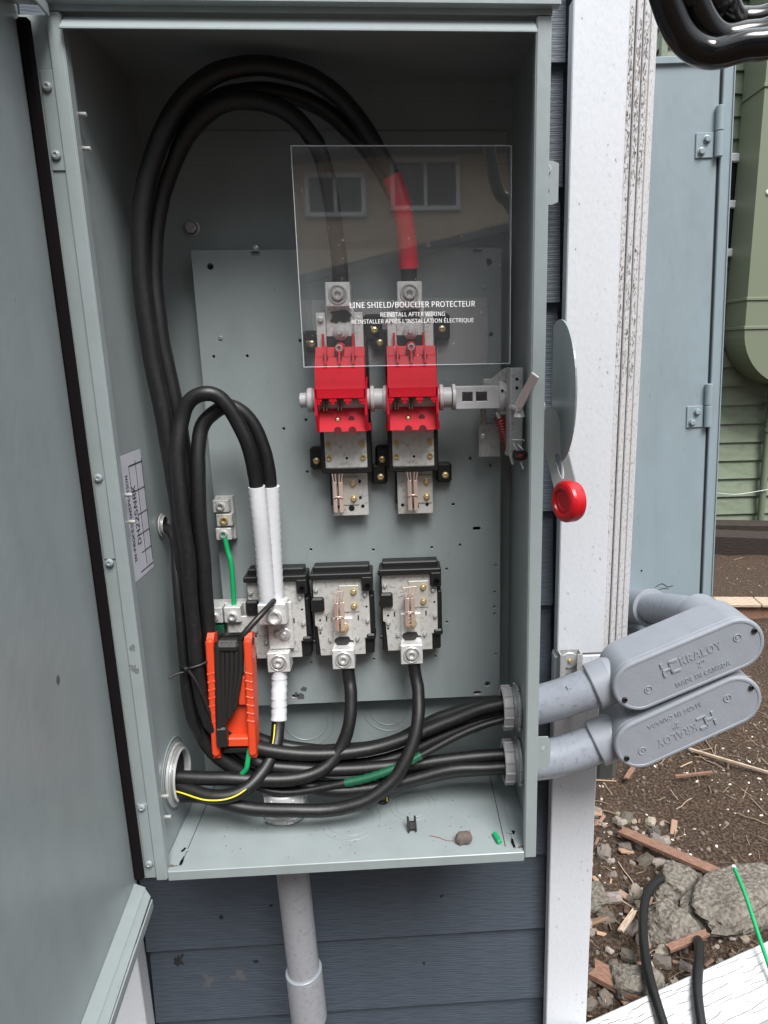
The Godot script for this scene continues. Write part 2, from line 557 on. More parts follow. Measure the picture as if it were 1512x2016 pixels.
# ---------------------------------------------------------------- the switch box
func make_enclosure() -> void:
	var e := thing("switch_enclosure", "tall open grey steel disconnect switch box with its door swung wide", "switch box")
	var g: Material = M.paint
	part("back_panel", shape().box(Vector3(0.3, 0.596, -0.2625), Vector3(0.596, 1.188, 0.003)), g, e)
	part("back_seam", shape().box(Vector3(0.3, 1.118, -0.2595), Vector3(0.575, 0.05, 0.003), 0.001), g, e)
	var lw := part("side_wall", shape().box(Vector3(0.0055, 0.596, -0.131), Vector3(0.003, 1.19, 0.258)).box(Vector3(0.002, 0.596, -0.131), Vector3(0.003, 1.19, 0.258)), g, e)
	var rw := part("side_wall", shape().box(Vector3(0.5965, 0.596, -0.131), Vector3(0.003, 1.19, 0.258)), g, e)
	part("ceiling_panel", shape().box(Vector3(0.3, 1.2145, -0.126), Vector3(0.60, 0.003, 0.268)).box(Vector3(0.3, 1.204, 0.0), Vector3(0.60, 0.018, 0.0025)).box(Vector3(0.0035, 1.2, -0.131), Vector3(0.003, 0.03, 0.258)).box(Vector3(0.5985, 1.2, -0.131), Vector3(0.003, 0.03, 0.258)).box(Vector3(0.3, 1.2, -0.2605), Vector3(0.596, 0.03, 0.003)), g, e)
	var fl := part("floor_panel", shape().box(Vector3(0.3, 0.0115, -0.131), Vector3(0.592, 0.003, 0.258)), g, e)
	# front flanges
	part("flange", shape().box(Vector3(0.008, 0.597, 0.0), Vector3(0.016, 1.194, 0.004), 0.001).box(Vector3(0.0163, 0.597, -0.007), Vector3(0.002, 1.19, 0.014)), g, e)
	part("flange", shape().box(Vector3(0.5905, 0.599, 0.0), Vector3(0.018, 1.19, 0.004), 0.001).box(Vector3(0.5815, 0.597, -0.007), Vector3(0.002, 1.19, 0.014)), g, e)
	part("flange", shape().box(Vector3(0.299, 1.1815, 0.003), Vector3(0.563, 0.027, 0.003), 0.0012, Basis(Vector3.RIGHT, -0.8)), g, e)
	part("flange", shape().box(Vector3(0.299, 0.0055, -0.0005), Vector3(0.563, 0.017, 0.003), 0.001).box(Vector3(0.299, 0.0135, -0.007), Vector3(0.563, 0.0015, 0.013)), g, e)
	part("rain_hood", shape().box(Vector3(0.299, 1.203, 0.006), Vector3(0.616, 0.003, 0.012)).box(Vector3(0.299, 1.2115, 0.0125), Vector3(0.618, 0.022, 0.003), 0.001).box(Vector3(0.299, 1.2215, -0.128), Vector3(0.618, 0.004, 0.28)), g, e)
	# floor side lips and seams
	for s in [[0.034, 1], [0.566, -1]]:
		part("floor_lip", shape().box(Vector3(s[0] - 0.013 * s[1], 0.0139, -0.131), Vector3(0.026, 0.002, 0.25)), g, e)
		part("weld_mark", shape().stone(Vector3(s[0], 0.0148, -0.045), Vector3(0.006, 0.003, 0.006), stone_noise, 0.5, 6, 8), g, e)
		var lying := Basis(Vector3.RIGHT, -PI / 2)
		blot(e, "grime", Vector3(s[0], 0.0150, -0.02), 0.004, 0.022, M.rubber, lying, 0.0005, 1.3)
		blot(e, "grime", Vector3(s[0] - 0.012 * s[1], 0.0152, -0.010), 0.016, 0.005, M.rubble, lying, 0.0005, 1.5)
		blot(e, "grime", Vector3(s[0] - 0.004 * s[1], 0.0151, -0.045), 0.008, 0.006, M.rubber, lying, 0.0005, 1.6)
		part("floor_seam", shape().box(Vector3(s[0] - 0.0135 + 0.0135 * s[1] + (0.0135 if s[1] > 0 else 0.0) - (0.0135 if s[1] > 0 else -0.0135), 0.0132, -0.12), Vector3(0.0012, 0.0012, 0.22)), M.seam, e)
	# knockouts in floor and back
	for k in [[Vector3(0.297, 0.0132, -0.1), 0.052], [Vector3(0.405, 0.0132, -0.13), 0.04]]:
		for q in [1.0, 0.78]:
			part("knockout", shape().ring(k[0], k[0] + Vector3(0, 0.0007, 0), k[1] * q - 0.0012, k[1] * q, 40, 0.0003), g, e)
	for k in [[Vector3(0.205, 0.115, -0.261), 0.055], [Vector3(0.365, 0.135, -0.261), 0.05]]:
		for q in [1.0, 0.76]:
			part("knockout", shape().ring(k[0], k[0] + Vector3(0, 0, 0.0012), k[1] * q - 0.0016, k[1] * q, 40, 0.0004), g, e)
	for k in [[Vector3(0.007, 0.118, -0.1), 0.062], [Vector3(0.007, 0.118, -0.1), 0.052]]:
		part("knockout", shape().ring(k[0], k[0] + Vector3(0.0014, 0, 0), k[1] - 0.002, k[1], 40, 0.0004), g, e)
	# studs through the left wall, hinge bolts beside the door
	for y in [1.094, 1.055, 0.61, 0.571, 0.128, 0.091]:
		part("stud", shape().cyl(Vector3(0.006, y, -0.028), Vector3(0.022, y, -0.028), 0.0028, 12, 0.0005), M.steel, e)
	for y in [1.115, 1.04, 0.64, 0.52, 0.13, 0.03]:
		screw(e, Vector3(-0.009, y, 0.0), 0.0058, M.paint, "pan", Basis(), "hinge_bolt")
	for y in [1.078, 0.58, 0.08]:
		part("hinge_leaf", shape().box(Vector3(-0.0085, y, -0.0015), Vector3(0.015, 0.11, 0.002), 0.0005), g, e)
	part("hinge_strip", shape().box(Vector3(-0.0195, 0.597, -0.004), Vector3(0.038, 1.19, 0.003), 0.0005).box(Vector3(-0.037, 0.597, -0.12), Vector3(0.003, 1.19, 0.23)), g, e)
	screw(e, Vector3(0.533, 0.095, -0.261), 0.013, M.zinc, "hex", Basis(), "mounting_bolt")
	screw(e, Vector3(0.075, 1.0, -0.261), 0.013, M.zinc, "hex", Basis(), "mounting_bolt")
	# mounting tabs
	var tabs := part("mounting_tab", shape().holed(ellipse_box(0.042, 0.066, 0.005), circle(0.0062, 20, Vector2(0.0, -0.012)), -0.0015, 0.0015, Transform3D(Basis(), Vector3(0.648, 1.063, -0.25))), g, e)
	screw(tabs, Vector3(0.649, 1.083, -0.248), 0.007, M.steel, "socket")
	part("hasp_tab", shape().holed(ellipse_box(0.026, 0.054, 0.004), circle(0.0035, 20, Vector2(0.002, 0.008)), -0.001, 0.001, Transform3D(Basis(), Vector3(0.609, 0.184, -0.012))), g, e)
	# mounting plate with its punched holes
	var plate := CSGBox3D.new()
	plate.name = "mounting_plate"
	plate.size = Vector3(0.4925, 0.79, 0.003)
	plate.position = Vector3(0.3265, 0.566, DEEP - 0.0015)
	plate.material = g
	e.add_child(plate)
	var small := [[0.155, 0.798], [0.242, 0.821], [0.206, 0.678], [0.244, 0.692], [0.241, 0.604], [0.471, 0.737], [0.555, 0.607], [0.239, 0.466], [0.348, 0.462], [0.451, 0.463], [0.501, 0.466], [0.565, 0.426], [0.563, 0.376], [0.563, 0.347], [0.563, 0.334], [0.476, 0.321], [0.477, 0.422], [0.454, 0.255], [0.341, 0.254], [0.227, 0.252], [0.565, 0.255], [0.101, 0.798], [0.52, 0.62], [0.49, 0.54]]
	var large := [[0.108, 0.937, 0.0052], [0.553, 0.940, 0.0052], [0.550, 0.195, 0.0052], [0.556, 0.826, 0.0036], [0.471, 0.801, 0.0036]]
	for h in small + large:
		var c := CSGCylinder3D.new()
		c.name = "hole"
		c.radius = h[2] if h.size() > 2 else 0.0026
		c.height = 0.02
		c.sides = 14
		c.rotation.x = PI / 2
		c.position = Vector3(h[0] - 0.3265, h[1] - 0.566, 0)
		c.operation = CSGShape3D.OPERATION_SUBTRACTION
		plate.add_child(c, true)
	for h in [[0.180, 0.956], [0.533, 0.957], [0.178, 0.493], [0.531, 0.495], [0.531, 0.178], [0.195, 0.187]]:
		for k in [-1, 0, 1]:
			var c := CSGCylinder3D.new()
			c.name = "slot"
			c.radius = 0.0036
			c.height = 0.02
			c.sides = 14
			c.rotation.x = PI / 2
			c.position = Vector3(h[0] - 0.3265 + 0.0035 * k, h[1] - 0.566, 0)
			c.operation = CSGShape3D.OPERATION_SUBTRACTION
			plate.add_child(c, true)
	part("plate_edge", shape().box(Vector3(0.3265, 0.9595, -0.231), Vector3(0.49, 0.002, 0.012)).box(Vector3(0.3265, 0.1725, -0.231), Vector3(0.49, 0.002, 0.012)).box(Vector3(0.0815, 0.566, -0.2365), Vector3(0.0022, 0.786, 0.022)).box(Vector3(0.5715, 0.566, -0.2365), Vector3(0.0022, 0.786, 0.022)), g, e)
	for q in [[0.18, 0.965], [0.455, 0.967]]:
		screw(e, Vector3(q[0], q[1], -0.232), 0.0048, M.steel, "pan", Basis(), "plate_screw")
	for q in [[0.115, 0.827], [0.545, 0.90], [0.545, 0.79], [0.168, 0.555]]:
		screw(e, Vector3(q[0], q[1], DEEP), 0.0035, g, "pan", Basis(), "rivet")
	# smudges of dirty grease on the plate foot and the flange
	for q in [[0.211, 0.200, 0.010, 0.008], [0.205, 0.186, 0.013, 0.012], [0.197, 0.190, 0.006, 0.010]]:
		blot(e, "smudge", Vector3(q[0], q[1], DEEP), q[2], q[3], M.smudge, Basis(), 0.0004, 0.9)
	for q in [[0.0085, 0.392, 0.006, 0.014], [0.006, 0.362, 0.008, 0.008], [0.0105, 0.356, 0.005, 0.007]]:
		blot(e, "smudge", Vector3(q[0], q[1], 0.002), q[2], q[3], M.smudge_pale, Basis(), 0.0003, 1.4)
	# ---- door, swung open about its hinge
	var door := Node3D.new()
	door.name = "door"
	e.add_child(door)
	door.transform = Transform3D(Basis(Vector3.UP, deg_to_rad(95.0)), Vector3(-0.0305, 0, 0.002))
	# in door space x runs back to the hinge (the sheet lies at negative x), z points out of the inner face
	var panel := part("door_panel", shape().box(Vector3(-0.31, 0.595, -0.0015), Vector3(0.62, 1.21, 0.003)), g, door)
	screw(panel, Vector3(-0.16, 0.424, 0.0002), 0.0045, M.smudge, "pan", Basis.from_scale(Vector3(1, 1.3, 0.15)), "dirt_spot")
	part("gasket", shape().box(Vector3(-0.007, 0.597, 0.0075), Vector3(0.009, 1.175, 0.0145), 0.003), M.rubber, door)
	var flat := Basis(Vector3(1, 0, 0), Vector3(0, 0, 1), Vector3(0, -1, 0))
	part("door_lip", shape().prism(PackedVector2Array([Vector2(-0.012, 0), Vector2(-0.62, 0.0), Vector2(-0.62, 0.018), Vector2(-0.016, 0.018)]), -0.0015, 0.0015, Transform3D(flat.rotated(Vector3.RIGHT, 0.35), Vector3(0, 0.006, 0))), g, door)
	part("door_lip", shape().prism(PackedVector2Array([Vector2(-0.016, 0.0165), Vector2(-0.62, 0.0165), Vector2(-0.62, 0.034), Vector2(-0.034, 0.029)]), -0.0015, 0.0015, Transform3D(flat, Vector3(0, -0.002, 0))).box(Vector3(-0.33, -0.008, 0.0325), Vector3(0.58, 0.014, 0.002)), g, door)
	part("door_lip", shape().box(Vector3(-0.31, 1.198, 0.018), Vector3(0.6, 0.003, 0.036)).box(Vector3(-0.31, 1.192, 0.0365), Vector3(0.6, 0.014, 0.003), 0.001), g, door)
	part("door_lip", shape().box(Vector3(-0.6205, 0.595, 0.018), Vector3(0.003, 1.2, 0.036)), g, door)


func ellipse_box(w: float, h: float, r: float) -> PackedVector2Array:
	# a rounded rectangle of 20 points that runs round evenly with circle(.., 20)
	var p := PackedVector2Array()
	for k in 20:
		var a := TAU * k / 20
		var d := Vector2(cos(a), sin(a))
		var t := minf((w / 2) / maxf(absf(d.x), 1e-6), (h / 2) / maxf(absf(d.y), 1e-6))
		p.append(d * t)
	return p


# thin irregular patch of dirt on a face whose normal is the basis' z
func blot(parent: Node3D, called: String, at: Vector3, w: float, h: float, m: Material, b := Basis(), deep := 0.0004, jag := 0.5) -> MeshInstance3D:
	var p := PackedVector2Array()
	for k in 26:
		var a := TAU * k / 26
		var f := 1.0 + jag * stone_noise.get_noise_3d(cos(a) * 45.0 + at.x * 900.0, sin(a) * 45.0 + at.y * 900.0, at.z * 900.0)
		p.append(Vector2(cos(a) * w, sin(a) * h) * 0.5 * f)
	return part(called, shape().prism(p, -deep, deep, Transform3D(b, at)), m, parent)


var stone_noise := FastNoiseLite.new()


# ---------------------------------------------------------------- switch pole
func lug(parent: Node3D, at: Vector3, w: float, h: float, d: float, called := "terminal_lug") -> MeshInstance3D:
	var l := part(called, shape().box(at, Vector3(w, h, d), 0.0012), M.aluminium, parent)
	var f := at + Vector3(0, 0, d / 2)
	part("collar", shape().ring(f - Vector3(0, 0, 0.001), f + Vector3(0, 0, 0.0022), w * 0.33, w * 0.385, 32, 0.0008), M.steel, l)
	part("recess", shape().cyl(f - Vector3(0, 0, 0.001), f + Vector3(0, 0, 0.0003), w * 0.335, 28), M.grease_grey, l)
	screw(l, f, w * 0.225, M.steel, "socket", Basis(), "set_screw")
	return l


func fuse_clip(parent: Node3D, at: Vector3, fan: float, low: float) -> void:
	var c := part("clip_plate", shape().box(at + Vector3(0.012, low + 0.006, 0.001), Vector3(0.034, 0.048, 0.002), 0.0006), M.copper_pale, parent)
	for s in [-1.0, 1.0]:
		for q in [[-0.005, 0.026], [-0.0315, 0.024]]:
			var st := shape()
			st.box(at + Vector3(-0.004 + s * 0.0062, q[0], 0.012), Vector3(0.0022, q[1], 0.024), 0.0007, Basis(Vector3.UP, s * 0.10))
			st.box(at + Vector3(-0.004 + s * 0.0046, q[0], 0.0250), Vector3(0.0062, q[1], 0.0022), 0.0007, Basis(Vector3.UP, s * 0.55))
			part("clip_leaf", st, M.copper, c)
		var wire := shape()
		for k in [0.4, 1.0]:
			wire.tube([at + Vector3(-0.004 + s * 0.006 * k, 0.006, 0.024), at + Vector3(-0.004 + s * (0.008 + fan) * k, 0.030, 0.022)], 0.0009, 6)
		part("clip_spring", wire, M.copper, c)
	part("clip_spring", shape().tube([at + Vector3(-0.010 - fan, 0.0255, 0.0225), at + Vector3(0.004 + fan, 0.0275, 0.0225)], 0.0009, 6).tube([at + Vector3(-0.012, -0.019, 0.025), at + Vector3(-0.007, -0.0165, 0.028), at + Vector3(-0.001, -0.0165, 0.028), at + Vector3(0.004, -0.019, 0.025)], 0.0011, 6), M.copper, c)
	screw(c, at + Vector3(0.020, low + 0.019, 0.002), 0.0058, M.brass, "hex")
	screw(c, at + Vector3(0.020, low - 0.007, 0.002), 0.0058, M.brass, "hex")


func make_pole(called_label: String, cx: float, clip_x: float, marked: bool) -> void:
	var t := thing("switch_pole", called_label, "switch pole", Vector3(cx, 0.727, DEEP), "red covered switch poles on the plate")
	# black moulded base with its ears
	var base := part("base", shape().box(Vector3(0.0, -0.01, 0.024), Vector3(0.082, 0.22, 0.046), 0.002).box(Vector3(-0.002, -0.15, 0.008), Vector3(0.06, 0.06, 0.014), 0.001), M.bakelite, t)
	var ears := [[0.050, 0.112, 0.03, 0.042], [-0.047, 0.092, 0.028, 0.034], [0.052, -0.128, 0.026, 0.034], [-0.050, -0.098, 0.026, 0.038]]
	for q in ears:
		part("ear", shape().box(Vector3(q[0], q[1], 0.009), Vector3(q[2], q[3], 0.018), 0.004), M.bakelite, base)
		screw(base, Vector3(q[0] + signf(q[0]) * 0.002, q[1] - 0.004, 0.018), 0.0058, M.brass, "pan")
	# upper terminal
	for s in [-1.0, 1.0]:
		var strap := part("strap", shape().box(Vector3(s * 0.029, 0.106, 0.052), Vector3(0.014, 0.056, 0.008), 0.0008), M.aluminium, t)
		screw(strap, Vector3(s * 0.029, 0.123, 0.056), 0.0052, M.zinc, "hex")
	var tongue := part("tongue", shape().box(Vector3(0, 0.112, 0.043), Vector3(0.044, 0.072, 0.006), 0.0008), M.aluminium, t)
	blot(tongue, "grease_smear", Vector3(0.001, 0.128, 0.0462), 0.036, 0.020, M.grease, Basis(), 0.0008, 0.8)
	part("stud", shape().cyl(Vector3(0, 0.104, 0.046), Vector3(0, 0.104, 0.050), 0.012, 24, 0.001).cyl(Vector3(0, 0.104, 0.05), Vector3(0, 0.104, 0.058), 0.0095, 6, 0.001).cyl(Vector3(0, 0.104, 0.058), Vector3(0, 0.104, 0.080), 0.0045, 14, 0.001), M.steel, t)
	lug(t, Vector3(0, 0.160, 0.049), 0.038, 0.036, 0.03)
	# red arc cover
	var cover := Node3D.new()
	cover.name = "arc_cover"
	t.add_child(cover)
	var yz := Basis(Vector3(0, 0, 1), Vector3(0, 1, 0), Vector3(-1, 0, 0))   # polygon x is depth z, polygon y is y
	var hood := shape()
	hood.prism(PackedVector2Array([Vector2(0.046, 0.082), Vector2(0.072, 0.082), Vector2(0.078, 0.068), Vector2(0.084, 0.066), Vector2(0.090, 0.052), Vector2(0.097, 0.049), Vector2(0.104, 0.020), Vector2(0.104, 0.006), Vector2(0.094, 0.006), Vector2(0.088, 0.030), Vector2(0.046, 0.034)]), -0.0375, 0.0375, Transform3D(yz, Vector3.ZERO))
	var hoodm := part("hood", hood, M.red, cover)
	# crenellated lower edge of the hood
	for x in [-0.0335, -0.012, 0.0105, 0.0325]:
		var w := 0.010 if absf(x) > 0.03 else 0.0115
		part("tooth", shape().box(Vector3(x, 0.0035, 0.0985), Vector3(w, 0.007, 0.009), 0.0006).box(Vector3(x, -0.0015, 0.0985), Vector3(w * 0.5, 0.005, 0.008), 0.0005), M.red, hoodm)
	for x in [-0.021, 0.0, 0.021]:
		part("rib", shape().box(Vector3(x, 0.066, 0.083), Vector3(0.003, 0.03, 0.02), 0.0006, Basis(Vector3.RIGHT, -0.4)), M.red, hoodm)
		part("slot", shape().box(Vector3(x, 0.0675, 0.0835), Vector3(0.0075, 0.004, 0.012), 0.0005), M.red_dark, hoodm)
	for x in [-0.026, 0.020]:
		part("prong", shape().box(Vector3(x, 0.089, 0.062), Vector3(0.0035, 0.026, 0.006), 0.0008), M.red, hoodm)
	part("screw_boss", shape().ring(Vector3(0.0, 0.082, 0.060), Vector3(0, 0.078, 0.088), 0.004, 0.0075, 18), M.red, hoodm)
	screw(hoodm, Vector3(0, 0.080, 0.086), 0.0055, M.steel, "socket")
	for s in [-1.0, 1.0]:
		part("cheek", shape().prism(PackedVector2Array([Vector2(0.03, 0.04), Vector2(0.104, 0.02), Vector2(0.104, -0.020), Vector2(0.094, -0.046), Vector2(0.03, -0.046)]), -0.0018, 0.0018, Transform3D(yz, Vector3(s * 0.0378, 0, 0))), M.red, cover)
	part("back_recess", shape().box(Vector3(0, 0.005, 0.052), Vector3(0.071, 0.06, 0.004)), M.bakelite, cover)
	var face := part("lower_face", shape().prism(PackedVector2Array([Vector2(0.052, -0.009), Vector2(0.080, -0.009), Vector2(0.092, -0.046), Vector2(0.052, -0.046)]), -0.0358, 0.0358, Transform3D(yz, Vector3.ZERO)), M.red, cover)
	var lean := Basis(Vector3.RIGHT, 0.31)
	for q in [[-0.0075, -0.028], [0.014, -0.027]]:
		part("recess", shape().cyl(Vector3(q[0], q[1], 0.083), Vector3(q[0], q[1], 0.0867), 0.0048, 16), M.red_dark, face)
	screw(face, Vector3(-0.0075, -0.028, 0.0866), 0.003, M.brass, "pan")
	screw(face, Vector3(-0.007, -0.046, 0.090), 0.0035, M.brass, "pan")
	for x in [-0.0075, 0.015]:
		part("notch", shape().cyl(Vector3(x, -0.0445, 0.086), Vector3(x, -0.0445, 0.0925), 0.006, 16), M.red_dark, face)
	for s in [-1.0, 1.0]:
		part("foot", shape().box(Vector3(s * 0.040, -0.042, 0.055), Vector3(0.006, 0.012, 0.03), 0.001), M.red, face)
	for k in [-1, 0]:
		for d in [-0.0022, 0.0022]:
			part("blade", shape().box(Vector3(k * 0.022 + d - 0.002, 0.004, 0.074), Vector3(0.0018, 0.036, 0.04), 0.0005, Basis(Vector3.FORWARD, 0.06)), M.blade, cover)
	if marked:
		lettering(cover, "~ ~.", Vector3(-0.013, 0.035, 0.1005), 0.012, M.ink, Basis(Vector3.RIGHT, -0.25), 0.0004, false, "ink_mark")
	# lower jumper and stab plate
	var jump := part("jumper_plate", shape().box(Vector3(0, -0.079, 0.048), Vector3(0.068, 0.062, 0.004), 0.0008).box(Vector3(0, -0.113, 0.044), Vector3(0.066, 0.009, 0.003), 0.0006, Basis(Vector3.RIGHT, 0.7)), M.tinned, t)
	for x in [-0.0275, 0.0275]:
		for y in [-0.071, -0.093]:
			screw(jump, Vector3(x, y, 0.050), 0.0048, M.brass, "socket")
	part("pilot_hole", shape().cyl(Vector3(0.001, -0.094, 0.048), Vector3(0.001, -0.094, 0.0504), 0.0022, 12), M.hole, jump)
	var stab := part("stab_plate", shape().box(Vector3(0.002, -0.153, 0.0195), Vector3(0.060, 0.088, 0.004), 0.0008), M.tinned, t)
	for q in [[0.018, -0.138, 0.003], [0.018, -0.166, 0.003], [0.022, -0.181, 0.003], [-0.020, -0.181, 0.0028], [0.003, -0.184, 0.0052], [0.010, -0.166, 0.0022]]:
		part("pilot_hole", shape().cyl(Vector3(q[0], q[1], 0.02), Vector3(q[0], q[1], 0.0219), q[2], 14), M.hole, stab)
	screw(stab, Vector3(-0.010, -0.122, 0.0215), 0.0036, M.brass, "pan")
	screw(stab, Vector3(0.005, -0.121, 0.0215), 0.0036, M.brass, "pan")
	fuse_clip(t, Vector3(clip_x, -0.142, 0.0215), 0.002, -0.018)


# ---------------------------------------------------------------- load and neutral blocks
func make_block(label: String, cx: float, cy: float, fused: bool, clip_x := 0.0) -> void:
	var t := thing("terminal_block", label, "terminal block", Vector3(cx, cy, DEEP), "black based terminal blocks low on the plate")
	var b := part("base", shape().box(Vector3(0.0, -0.002, 0.017), Vector3(0.103, 0.148, 0.032), 0.002).box(Vector3(0, 0.073, 0.024), Vector3(0.106, 0.010, 0.046), 0.0015), M.bakelite, t)
	part("ridge", shape().box(Vector3(0.0, 0.0815, 0.020), Vector3(0.096, 0.012, 0.026), 0.002), M.bakelite, b)
	part("corner_post", shape().box(Vector3(0.044, 0.058, 0.030), Vector3(0.018, 0.026, 0.036), 0.0015), M.bakelite, b)
	screw(b, Vector3(0.045, 0.056, 0.048), 0.005, M.rubber, "socket")
	part("ledge", shape().box(Vector3(0.050, 0.0, 0.024), Vector3(0.008, 0.07, 0.03), 0.002).box(Vector3(0.047, -0.042, 0.024), Vector3(0.016, 0.012, 0.034), 0.003), M.bakelite, b)
	for y in [0.066, 0.01, -0.052]:
		part("peg", shape().cyl(Vector3(-0.056, y, 0.026), Vector3(-0.049, y, 0.026), 0.004, 12, 0.001), M.bakelite, b)
	var pl := part("contact_plate", shape().prism(PackedVector2Array([Vector2(-0.049, 0.065), Vector2(0.034, 0.065), Vector2(0.034, 0.044), Vector2(0.046, 0.044), Vector2(0.046, -0.044), Vector2(0.036, -0.044), Vector2(0.036, -0.074), Vector2(-0.042, -0.074), Vector2(-0.045, -0.02), Vector2(-0.049, -0.018)]), 0.034, 0.038), M.tinned, t)
	rng.seed = int(cx * 10000.0)
	var hair := shape()
	for i in 26:
		var a := Vector3(rng.randf_range(-0.043, 0.03), rng.randf_range(-0.07, 0.06), 0.0381)
		var turn := rng.randf() * TAU
		var pts := [a]
		for j in 4:
			turn += rng.randf_range(-0.7, 0.7)
			a += Vector3(cos(turn), sin(turn), 0) * rng.randf_range(0.001, 0.004)
			pts.append(a)
		hair.tube(pts, 0.00028, 4)
	var hp := part("scratches", hair, M.smudge, pl)
	hp.set_meta("kind", "stuff")
	var sq := part("insulator", shape().box(Vector3(-0.042, 0.022, 0.037), Vector3(0.022, 0.026, 0.02), 0.003), M.bakelite, t)
	part("bore", shape().cyl(Vector3(-0.042, 0.022, 0.046), Vector3(-0.042, 0.022, 0.0475), 0.0055, 16), M.hole, sq)
	for q in [[-0.044, 0.047], [0.039, 0.036], [0.042, -0.012], [-0.040, -0.022], [-0.024, -0.045], [0.023, -0.045]]:
		screw(pl, Vector3(q[0], q[1], 0.038), 0.0045, M.zinc, "hex")
	for q in [[-0.029, -0.006, 0.0022, 0.009], [0.026, -0.006, 0.0022, 0.009]]:
		part("slot", shape().box(Vector3(q[0], q[1], 0.0375), Vector3(q[2], q[3], 0.0018)), M.hole, pl)
	for q in [[0.041, 0.014], [0.010, 0.05], [-0.040, -0.008], [-0.041, -0.032]]:
		part("pilot_hole", shape().cyl(Vector3(q[0], q[1], 0.037), Vector3(q[0], q[1], 0.0383), 0.0019, 12), M.hole, pl)
	# cable lug at the foot
	var tongue := part("tongue", shape().box(Vector3(-0.001, -0.035, 0.0395), Vector3(0.034, 0.062, 0.006), 0.0008), M.aluminium, t)
	blot(tongue, "grease_smear", Vector3(-0.001, -0.046, 0.0427), 0.028, 0.013, M.grease if fused else M.smudge_pale, Basis(), 0.0008, 0.7)
	part("nut", shape().cyl(Vector3(-0.001, -0.022, 0.0422), Vector3(-0.001, -0.022, 0.0445), 0.0105, 22, 0.0008).cyl(Vector3(-0.001, -0.022, 0.0445), Vector3(-0.001, -0.022, 0.051), 0.0085, 6, 0.001).cyl(Vector3(-0.001, -0.022, 0.051), Vector3(-0.001, -0.022, 0.058), 0.004, 12, 0.0008), M.brass if fused else M.zinc, tongue)
	lug(t, Vector3(-0.001, -0.072, 0.046), 0.038, 0.036, 0.034)
	if fused:
		fuse_clip(t, Vector3(clip_x, 0.024, 0.038), 0.001 if clip_x < 0.001 else 0.005, 0.0)
	else:
		# the neutral has a second, raised lug that holds the pair from above
		var up := part("raised_tongue", shape().box(Vector3(0.004, -0.010, 0.046), Vector3(0.042, 0.085, 0.008), 0.001), M.aluminium, t)
		part("terminal_lug", shape().box(Vector3(-0.002, 0.023, 0.063), Vector3(0.046, 0.036, 0.036), 0.0012), M.aluminium, t)
		part("collar", shape().ring(Vector3(0.002, 0.019, 0.080), Vector3(0.002, 0.019, 0.086), 0.008, 0.0125, 28, 0.001), M.steel, up)
		part("stud", shape().cyl(Vector3(0.010, -0.024, 0.05), Vector3(0.010, -0.024, 0.054), 0.011, 22, 0.001).cyl(Vector3(0.010, -0.024, 0.054), Vector3(0.010, -0.024, 0.06), 0.006, 6, 0.001), M.steel, up)
		part("link_strap", shape().box(Vector3(-0.062, -0.008, 0.040), Vector3(0.05, 0.03, 0.004), 0.001), M.tinned, t)


# ---------------------------------------------------------------- shaft and mechanism
func make_shaft() -> void:
	var t := thing("operating_shaft", "pale grey moulded cross shaft linking both red switch poles", "shaft", Vector3(0.258, 0.729, -0.152))
	var along := Transform3D(Basis(Vector3(0, 1, 0), Vector3(1, 0, 0), Vector3(0, 0, -1)), Vector3.ZERO)
	var hexx := part("hex_end", shape().lathe([Vector2(0, 0), Vector2(0.010, 0), Vector2(0.0115, 0.001), Vector2(0.0115, 0.012)], along, 6), M.shaft, t)
	hexx.position = Vector3(-0.012, 0, 0)
	var tube := part("tube", shape().lathe([Vector2(0.0, 0), Vector2(0.017, 0), Vector2(0.019, 0.002), Vector2(0.019, 0.008), Vector2(0.016, 0.011), Vector2(0.016, 0.225), Vector2(0, 0.225)], along, 28), M.shaft, t)
	for x in [0.014, 0.098, 0.118, 0.126, 0.206, 0.226]:
		part("collar", shape().ring(Vector3(x, 0, 0), Vector3(x + 0.006, 0, 0), 0.015, 0.0205, 30, 0.001), M.shaft, tube)
	var bar := part("square_bar", shape().box(Vector3(0.2685, 0.0125, 0.002), Vector3(0.075, 0.009, 0.03), 0.001).box(Vector3(0.2685, -0.012, 0.002), Vector3(0.075, 0.012, 0.03), 0.001).box(Vector3(0.236, 0.001, 0.002), Vector3(0.010, 0.016, 0.03), 0.0005).box(Vector3(0.260, 0.001, 0.002), Vector3(0.005, 0.016, 0.03), 0.0005).box(Vector3(0.293, 0.001, 0.002), Vector3(0.026, 0.016, 0.03), 0.0005).box(Vector3(0.262, 0.001, -0.008), Vector3(0.06, 0.016, 0.004)), M.shaft, t)
	part("disc", shape().lathe([Vector2(0, 0), Vector2(0.022, 0), Vector2(0.0235, 0.0015), Vector2(0.0235, 0.0075), Vector2(0.021, 0.009), Vector2(0.021, 0.012), Vector2(0, 0.012)], Transform3D(along.basis, Vector3(0.299, 0, 0)), 32), M.shaft, t)
	part("pin", shape().cyl(Vector3(0.303, 0.010, 0.020), Vector3(0.303, 0.010, 0.0245), 0.0022, 10), M.hole, bar)


